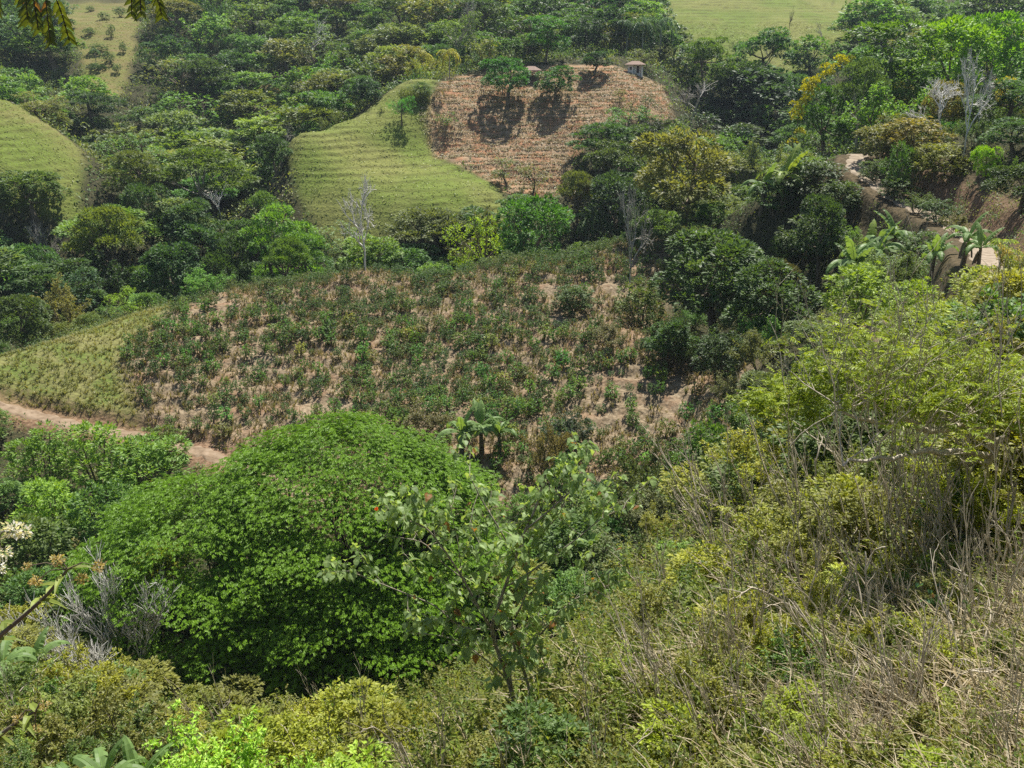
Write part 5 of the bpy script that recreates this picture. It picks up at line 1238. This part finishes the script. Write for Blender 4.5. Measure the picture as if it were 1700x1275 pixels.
for (u, v, w, h, c, lb, kd) in [
  (700, 1230, 1.3, 1.0, (.20, .27, .04), 'yellow green low shrub left of the sapling at bottom', 'wispy'), (640, 1190, 1.8, 1.5, (.16, .24, .05), 'light green shrub at the foot of big green tree right side', 'wispy'),
  (760, 1150, 1.3, .8, (.22, .27, .03), 'yellowest shrub behind the sapling stems', 'wispy'), (930, 1160, 1.2, .8, (.15, .22, .04), 'green shrub right behind the sapling stems', 'wispy'),
  (1040, 1010, 2.6, 1.8, (.10, .19, .05), 'broad green shrub on the brow right of the sapling crown', 'shrub'), (1130, 960, 2.6, 1.7, (.11, .20, .05), 'second broad green shrub on the brow', 'shrub'),
  (1220, 930, 2.4, 1.5, (.14, .21, .05), 'light green shrub on brow below the reddish twigs', 'wispy'), (960, 1000, 2.8, 1.9, (.09, .18, .05), 'green shrub partly behind the sapling crown', 'shrub'),
  (1290, 850, 2.6, 1.8, (.20, .26, .03), 'yellow green shrub at the left foot of the thicket', 'wispy'), (1380, 960, 1.8, 1.1, (.21, .26, .04), 'yellow leaved low shrub in mid slope', 'wispy'),
  (1480, 980, 1.7, 1.1, (.17, .22, .03), 'olive yellow low shrub in mid slope', 'wispy'), (1580, 1000, 1.3, 1.1, (.12, .20, .05), 'green leafy shrub right of mid slope', 'shrub'),
  (1650, 920, 1.7, 1.4, (.18, .22, .05), 'pale leafy shrub under the tall right edge stems', 'wispy'), (1350, 1060, 1.3, .8, (.18, .24, .05), 'small leafy shrub at the base of leaning twigs', 'wispy'),
  (1180, 1080, 1.4, .9, (.19, .25, .04), 'small yellow green shrub between sapling and leaning twigs', 'wispy'), (1060, 1180, 1.2, .8, (.17, .24, .05), 'small green shrub right of sapling base', 'wispy'),
  (1480, 1180, .9, .6, (.15, .22, .05), 'small green sprig in the lower straw', 'wispy'), (1600, 1230, .8, .5, (.17, .23, .04), 'small yellow green sprig near the bottom right', 'wispy'),
  (1680, 1130, .9, .7, (.15, .20, .04), 'small leafy sprig at the right edge in straw', 'wispy'), (1150, 1240, .9, .6, (.2, .25, .05), 'small yellow sprig on the bottom edge', 'wispy'),
  (1500, 700, 3.0, 2.2, (.20, .27, .03), 'yellow green shrub in the back of thicket', 'shrub'), (1620, 640, 3.2, 2.4, (.21, .26, .04), 'sunlit yellow green shrub behind the thicket right', 'shrub'),
  (1560, 600, 3.4, 2.6, (.20, .28, .04), 'sunlit yellow green shrub behind the thicket middle', 'shrub'), (1680, 560, 3.4, 2.8, (.22, .26, .05), 'yellow tinged shrub at the right edge behind thicket', 'shrub'),
  (1620, 520, 3.4, 2.6, (.19, .26, .05), 'yellow green shrub below the papaya', 'shrub'), (1690, 480, 3.0, 2.2, (.22, .22, .07), 'dry yellow shrub below the road at right edge', 'wispy'),
  (1420, 640, 3.2, 2.2, (.13, .20, .04), 'green shrub left behind the thicket', 'shrub'), (1340, 700, 3.0, 2.0, (.12, .20, .04), 'green shrub on the brow left behind thicket', 'shrub')]:
    leafy(u, v, w, h, c, lb, kd)
def slope_band(v): return 'low on the near slope' if v > 1080 else 'midway up the near slope' if v > 880 else 'along the slope brow'
rs = np.random.default_rng(303); nsl = 0
x, y = near_pts(2600, 4.5, 46); k = slope_only(x, y); x, y = x[k], y[k]; taken = []
for X_, Y_ in zip(x, y):
    Z_ = float(H(np.array([X_]), np.array([Y_]))[0]); u, v, d = project(X_, Y_, Z_ + .5)
    if not (0 < u < 1700 and v < 1300): continue
    kk = .72 if (u > 1180 and v > 780) else 1
    if any(abs(u - a) < 46 * kk and abs(v - b) < 30 * kk for a, b in taken): continue
    if 590 < u < 1080 and 800 < v < 1265: continue
    taken.append((u, v)); big = np.clip(Y_ * .11, .6, 2.6) * rs.uniform(.7, 1.3); dry_ = rs.random() < (.55 if (u > 1080 and v > 840) else .25)
    if dry_:
        e = empty('dry_shrub', (X_, Y_, Z_), rs.uniform(0, 6.28), (big * .85, big * .85, big * 1.7)); e.rotation_euler = (rs.uniform(-.2, .2), rs.uniform(-.45, .15), rs.uniform(0, .6)); mk('branches', TW[int(rs.integers(0, 4))], e); tag(e, None, 'dry shrub')
        POOL.setdefault(('dry shrub', 'leafless', 'pale', slope_band(v)), []).append((u, e))
    else:
        col = [(.20, .26, .03), (.13, .20, .04), (.23, .27, .05), (.09, .17, .05), (.17, .20, .06)][int(rs.integers(0, 5))]; nm = {.20: 'yellow green', .13: 'mid green', .23: 'yellowish', .09: 'dark green', .17: 'olive brown'}[col[0]]
        big *= .8 if (u > 1080 and v > 840) else .95
        e = plant('leafy_shrub', str(rs.choice(['wispy', 'wispy', 'shrub'])), X_, Y_, big * 1.3, big, vary(tuple(c / 1.25 for c in col), rs, .12), None, 'leafy shrub', hi=True, bark='tan', r=rs)
        POOL.setdefault(('leafy shrub', 'small', nm, slope_band(v)), []).append((u, e))
    nsl += 1
print('slope shrubs', nsl)
# ------------------------------------------------------------------ the yellow green thicket with gnarled branches
def thicket():
    rr = np.random.default_rng(12); bx, by, _ = world(1640, 760, 15.5); bz = float(H(np.array([bx]), np.array([by]))[0]); root = empty('thicket_tree', (bx, by, bz)); tr = MB(); cr = MB(); O = np.array([bx, by, bz])
    ends = []
    def W(u, v, D): return np.array(world(u, v, D)) - O
    main = [[(1640, 770, 15.5), (1650, 735, 15.2), (1600, 700, 15), (1545, 695, 15), (1530, 680, 15.2), (1470, 668, 15.4), (1430, 650, 15.6)],
            [(1645, 745, 15.3), (1690, 700, 15), (1730, 650, 15)], [(1600, 702, 15), (1560, 715, 14.6), (1500, 700, 14.4), (1430, 695, 14.2), (1385, 672, 14.2)],
            [(1545, 695, 15), (1500, 670, 16), (1400, 655, 16.5), (1330, 640, 17)], [(1650, 735, 15.2), (1600, 670, 16.5), (1560, 630, 17.5)], [(1640, 760, 15.4), (1560, 750, 14.2), (1480, 760, 13.6), (1400, 770, 13.4)]]
    for m in main:
        P = smooth_path([W(*p) for p in m], 4); P = P + rr.normal(0, .03, P.shape); tube(tr, P, np.linspace(.075, .02, len(P)), 7)
        for k in range(3, len(P)):
            if rr.random() < .85: tips = []; grow(tr, rr, P[k], rdir(rr, 1)[0] + [0, 0, 1.0], 1.1, .016, 2, tips, 3, .6, .62, .25, .15, 4, .3, .003); ends += [q for (q, _, _) in tips]
    E = np.array(ends)
    for (u, v, D, R) in [(1290, 615, 16.5, .8), (1350, 600, 16.5, .9), (1410, 600, 16, .9), (1470, 605, 16, .9), (1530, 610, 15.5, .9), (1590, 600, 16, .9), (1650, 610, 15.5, .9), (1320, 640, 15.5, .7), (1380, 640, 15, .8), (1450, 640, 15, .8), (1520, 640, 14.8, .8), (1600, 650, 14.8, .8), (1670, 660, 14.6, .8), (1560, 580, 17.5, 1.0), (1640, 575, 17.5, 1.0), (1270, 650, 15.5, .5), (1480, 580, 17.5, .9)]:
        c = W(u + rr.uniform(-25, 25), v + 24 + rr.uniform(-16, 26), D + rr.uniform(-.6, .6)); R = R * rr.uniform(.55, 1.05); n = int(170 * R); s = rdir(rr, n); s[:, 2] *= .5; E = np.concatenate([E, c + s * R * rr.uniform(.3, 1.05, (n, 1))])
    n = len(E); per = 9; a = rr.uniform(0, 6.28, n); B = np.stack([np.cos(a), np.sin(a), rr.normal(.05, .5, n)], 1); Q = np.repeat(E, per, 0); Bb = np.repeat(B, per, 0); k = np.tile(np.arange(per), n); sd_ = ((k % 2) * 2 - 1) * (k > 0)
    perp = np.stack([-Bb[:, 1], Bb[:, 0], 0 * a.repeat(per)], 1)
    leaves(cr, Q + Bb * (k * .022)[:, None], Bb * .6 + perp * sd_[:, None] + [0, 0, -.15], rr.normal(0, .5, (n * per, 3)) + [0, 0, 1], .10 * rr.uniform(.7, 1.25, n * per), .042, np.clip(np.repeat(rr.random(n), per) + rr.normal(0, .12, n * per), 0, 1), droop=.2)
    for _ in range(26):
        P0 = W(rr.uniform(1290, 1690), rr.uniform(690, 780), rr.uniform(13.5, 16.5)); tips = []; grow(tr, rr, P0, [rr.normal(-.15, .2), rr.normal(0, .2), 1], rr.uniform(1.0, 2.4), .014, 2, tips, 3, .45, .6, .2, .12, 6, .4, .003)
    tr.build('trunk', M['tan'], root, True); o = cr.build('crown', M['leaf'], root); o.color = (.135, .20, .03, 1)
    tag(root, 'spreading yellow green thicket tree with gnarled pale branches on the near slope', 'tree')
thicket()
# ------------------------------------------------------------------ heart leaved sapling in the middle
def sapling():
    rr = np.random.default_rng(5); h = ground(858, 1215); bx, by, bz = h; root = empty('heart_leaved_sapling', (bx, by, bz)); O = np.array([bx, by, bz]); D0 = by; SC = by / 9.0; print('sapling at', bx, by, bz)
    def W(u, v, dd=0): return np.array(world(u, v, D0 + dd)) - O
    tr, cr = MB(), MB(); twig = []
    stems = [([(858, 1225, 0), (856, 1180, 0), (844, 1130, .05), (828, 1085, .1), (817, 1045, .1), (826, 1010, .15), (838, 975, .2), (856, 925, .25), (872, 880, .3), (888, 845, .35), (905, 790, .4)], .028),
             ([(817, 1045, .1), (795, 1010, 0), (768, 960, -.1), (735, 910, -.15), (705, 875, -.2), (668, 862, -.2)], .016),
             ([(858, 1225, 0), (880, 1165, .2), (872, 1120, .3), (857, 1085, .35), (850, 1040, .5), (868, 1000, .6), (876, 960, .7), (872, 925, .75), (860, 880, .8)], .022),
             ([(817, 1045, .1), (765, 1040, -.1), (720, 1005, -.25), (660, 980, -.35), (580, 948, -.45)], .010), ([(844, 1130, .05), (800, 1090, -.15), (750, 1060, -.3), (680, 1050, -.4)], .009),
             ([(857, 1085, .35), (900, 1050, .5), (935, 1008, .55), (975, 985, .6), (1030, 965, .6)], .012), ([(838, 975, .2), (880, 950, .3), (950, 900, .4), (1000, 860, .5), (1035, 845, .5)], .010),
             ([(856, 925, .25), (830, 880, .1), (800, 830, .1), (780, 790, .1)], .010), ([(872, 880, .3), (920, 840, .3), (960, 800, .4), (975, 745, .4)], .011), ([(768, 960, -.1), (730, 930, .1), (700, 900, .2), (640, 890, .2)], .007),
             ([(858, 1180, .1), (846, 1110, .3), (850, 1060, .5)], .012), ([(844, 1130, 0), (880, 1125, -.2), (905, 1110, -.3)], .006), ([(872, 925, .7), (905, 880, .8), (930, 850, .9), (945, 800, 1)], .008), ([(795, 1010, 0), (770, 975, .3), (760, 900, .5), (745, 830, .6)], .008)]
    for m, rad in stems:
        P = smooth_path([W(*p) for p in m], 4); tube(tr, P, np.linspace(rad * 1.15 * SC, max(.005, rad * .4) * SC, len(P)), 7 if rad > .015 else 5)
        for k in range(len(P) // 3, len(P)):
            if rr.random() < .38: continue
            tips = []; grow(tr, rr, P[k], rdir(rr, 1)[0] * .9 + [0, 0, .35], .42 * SC * rr.uniform(.5, 1.2), .0052 * SC, 1, tips, 2, .6, .7, .1, .12, 4, .3, .0018); twig += tips
        twig.append((P[-1], unit(P[-1] - P[-3]), P[-5:]))
    C = []; D = []
    for (p, d, P) in twig:
        for k in range(1, len(P)):
            for _ in range(1 if rr.random() < .8 else 2): C.append(P[k] + rr.normal(0, .02, 3)); D.append(d)
        for _ in range(3): C.append(p + rr.normal(0, .03, 3)); D.append(d)
    C = np.array(C); D = D[:len(C)]; n = len(C); a = rr.uniform(0, 6.28, n); out = np.stack([np.cos(a), np.sin(a), rr.uniform(-1.3, -.1, n)], 1); D = unit(out); pet = unit(out * [1, 1, 0] + [0, 0, .2]) * .05
    for i in range(0, n): tube(tr, [C[i], C[i] + pet[i] * .6 + [0, 0, .005], C[i] + pet[i]], [.0015] * 3, 3)
    Nn = unit(out * [1, 1, 0] * .7 + [0, 0, .9] + rdir(rr, n) * .35); L = rr.uniform(.055, .118, n) * SC; big_leaves(cr, C + pet, D, Nn, L, L * .78, rr.random(n))
    print('sapling leaves', n)
    tr.build('stems', M['grey'], root, True); o = cr.build('leaves', M['heart'], root); o.color = (.25, .35, .14, 1)
    fl = MB(); s = rdir(rr, 60); leaves(fl, W(625, 845, .2) + s * .012, s, rdir(rr, 60), .028, .015, rr.random(60)); of = fl.build('flower', M['leaf'], root); of.color = (.45, .11, .03, 1)
    tag(root, 'tall thin sapling with drooping heart shaped leaves in front of the big tree', 'sapling')
sapling()
def heart_clump(u, v, n, s, label, color=(.09, .20, .09), L=.10):
    rr = np.random.default_rng(int(u)); x, y, z = ground(u, v); e = empty('heart_leaved_plant', (x, y, z)); tr, cr = MB(), MB(); tips = []
    for i in range(3): grow(tr, rr, (0, 0, -.05), rdir(rr, 1)[0] * .5 + [0, 0, 1], s * .6, .008, 2, tips, 3, .6, .7, .15, .12, 5, .3, .002)
    C = np.array([p for (p, d, P) in tips for _ in range(2)])[:n] + rr.normal(0, .02, (min(n, len(tips) * 2), 3)); m = len(C); a = rr.uniform(0, 6.28, m); D = np.stack([np.cos(a), np.sin(a), rr.uniform(-1.2, 0, m)], 1)
    l = L * rr.uniform(.6, 1.3, m); big_leaves(cr, C, D, D * [.6, .6, 0] + [0, 0, .9], l, l * .8, rr.random(m)); tr.build('stems', M['grey'], e, True); o = cr.build('leaves', M['heart'], e); o.color = (*color, 1); tag(e, label, 'leafy plant')
for a in [(700, 1255, 60, .9, 'cluster of blue green heart shaped leaves left of sapling base'), (800, 1255, 60, .8, 'blue green heart leaved plant under the sapling'), (940, 1130, 70, 1.0, 'dark green heart leaved plant right of sapling stems'),
          (1010, 1070, 80, 1.3, 'heart leaved plant on the brow right of sapling'), (1100, 1010, 90, 1.5, 'larger heart leaved plant on the brow behind sapling'), (880, 1270, 50, .7, 'low heart leaved plant at the bottom edge centre'), (640, 1090, 70, 1.6, 'pale green heart leaved plant in front of the big tree skirt'),
          (1570, 1080, 50, 1.1, 'dark upright broad leaved plant on the straw slope')]:
    heart_clump(*a)
# ------------------------------------------------------------------ leaves hanging in from above, flowering stalks at the left edge
def hanging(points, label, seed, n_leaf, D):
    rr = np.random.default_rng(seed); P = smooth_path([world(*p) for p in points], 6); O = P[0].copy(); e = empty('overhanging_branch', tuple(O)); tr, cr = MB(), MB(); tube(tr, P - O, np.linspace(.012, .003, len(P)), 6)
    for i in range(n_leaf):
        k = int(len(P) * (.35 + .64 * i / n_leaf)); a = rr.uniform(0, 6.28); d = np.array([math.cos(a) * .45, math.sin(a) * .45, -1.0]); R = [P[k] - O]; q = P[k] - O; ln = rr.uniform(.075, .115)
        for j in range(6): d = unit(d + [0, 0, -.25]); q = q + d * ln / 6; R.append(q)
        R = np.array(R); tube(tr, R, [.0016] * 7, 4); ks = np.repeat(np.arange(1, 7), 2); s = np.tile([1, -1], 6)[:, None]; T = unit(np.gradient(R, axis=0))[ks]; B = unit(np.cross(T, [0.3, 1, 0.2]))
        C_ = R[ks]; Dd = T * .8 + B * s * .75 + rdir(rr, 12) * .15; big_leaves(cr, C_, Dd, np.cross(B, T) + rdir(rr, 12) * .3, *[.036 * rr.uniform(.8, 1.2, 12), .014], rr.random(12), droop=.15)
    tr.build('twig', M['dark'], e, True); o = cr.build('leaves', M['heart'], e); o.color = (.085, .11, .02, 1); tag(e, label, 'branch')
hanging([(-420, -330, 2.6), (-150, -120, 2.6), (10, -40, 2.6), (60, -14, 2.55), (100, -8, 2.55)], 'leafy branch hanging into the top left corner', 1, 7, 2.6)
hanging([(-300, -420, 2.9), (0, -190, 2.9), (190, -70, 2.9), (235, -34, 2.9), (262, -28, 2.9)], 'second leafy branch tip hanging right of the corner one', 2, 5, 2.9)
hanging([(-500, -200, 2.4), (-200, -20, 2.4), (-60, 40, 2.4), (0, 62, 2.4)], 'small orange tinged leaf spray at the left edge top', 3, 3, 2.4)
def stalk(points, label, seed, fl, leafc):
    rr = np.random.default_rng(seed); pts = [np.array(world(*p)) for p in points]; b = pts[0].copy(); b[2] = float(H(np.array([b[0]]), np.array([b[1]]))[0]); O = b; P = smooth_path([b - O + [0, 0, -.05], (b + pts[0]) / 2 - O + [-.08, 0, 0]] + [p - O for p in pts], 6)
    e = empty('flowering_stalk', tuple(O)); tr, cr = MB(), MB(); heads = []; tube(tr, P, np.linspace(.014, .004, len(P)), 7); k0 = len(P) // 3
    for k in range(k0, len(P), 2):
        a = rr.uniform(0, 6.28); D = np.array([[math.cos(a), math.sin(a), .2]]); big_leaves(cr, P[k][None], D, np.array([[0, 0, 1.]]), .10 * rr.uniform(.6, 1.2), .022, rr.random(1), droop=.4)
    for (u, v, D_, R, n) in fl:
        c = np.array(world(u, v, D_)) - O; tube(tr, [P[-1], (P[-1] + c) / 2 + [0, 0, .02], c], [.003, .002, .0015], 4); s = rdir(rr, n); fm = MB(); heads.append(fm); leaves(fm, c + s * R * rr.uniform(.2, 1, (n, 1)), s + rdir(rr, n) * .4, rdir(rr, n), R * .55, R * .33, rr.random(n))
    tr.build('stem', M['bark'], e, True); o = cr.build('leaves', M['leaf'], e); o.color = (.11, .16, .04, 1); 
    for fm in heads: o = fm.build('flower_head', M['petal'] if leafc else M['leaf'], e); o.color = (.26, .24, .15, 1)
    tag(e, label, 'flower stalk')
M['petal'] = leaf_mat('white_petal', (.74, .72, .68), var=.12, trans=.3, warm=0)
stalk([(-60, 1120, 2.6), (-10, 1065, 2.6), (40, 1022, 2.6), (80, 985, 2.6), (112, 945, 2.6)], 'green diagonal flower stalk with dry tassels at the left edge', 1, [(60, 965, 2.6, .02, 90), (95, 930, 2.6, .02, 90), (135, 960, 2.6, .018, 80), (45, 940, 2.6, .015, 70), (165, 940, 2.6, .02, 80)], False)
stalk([(-80, 1000, 2.4), (-40, 950, 2.4), (-10, 905, 2.4)], 'white flower cluster on a stalk at the left edge', 2, [(22, 880, 2.4, .03, 60), (40, 883, 2.4, .022, 50), (6, 917, 2.4, .022, 50), (0, 942, 2.4, .02, 45)], True)
stalk([(-60, 1290, 2.2), (-20, 1240, 2.2), (20, 1205, 2.2), (60, 1180, 2.2)], 'yellowish dry flower stalk in the bottom left corner', 3, [(30, 1195, 2.2, .016, 60), (75, 1172, 2.2, .016, 60), (60, 1210, 2.2, .015, 50)], False)
finish_labels()
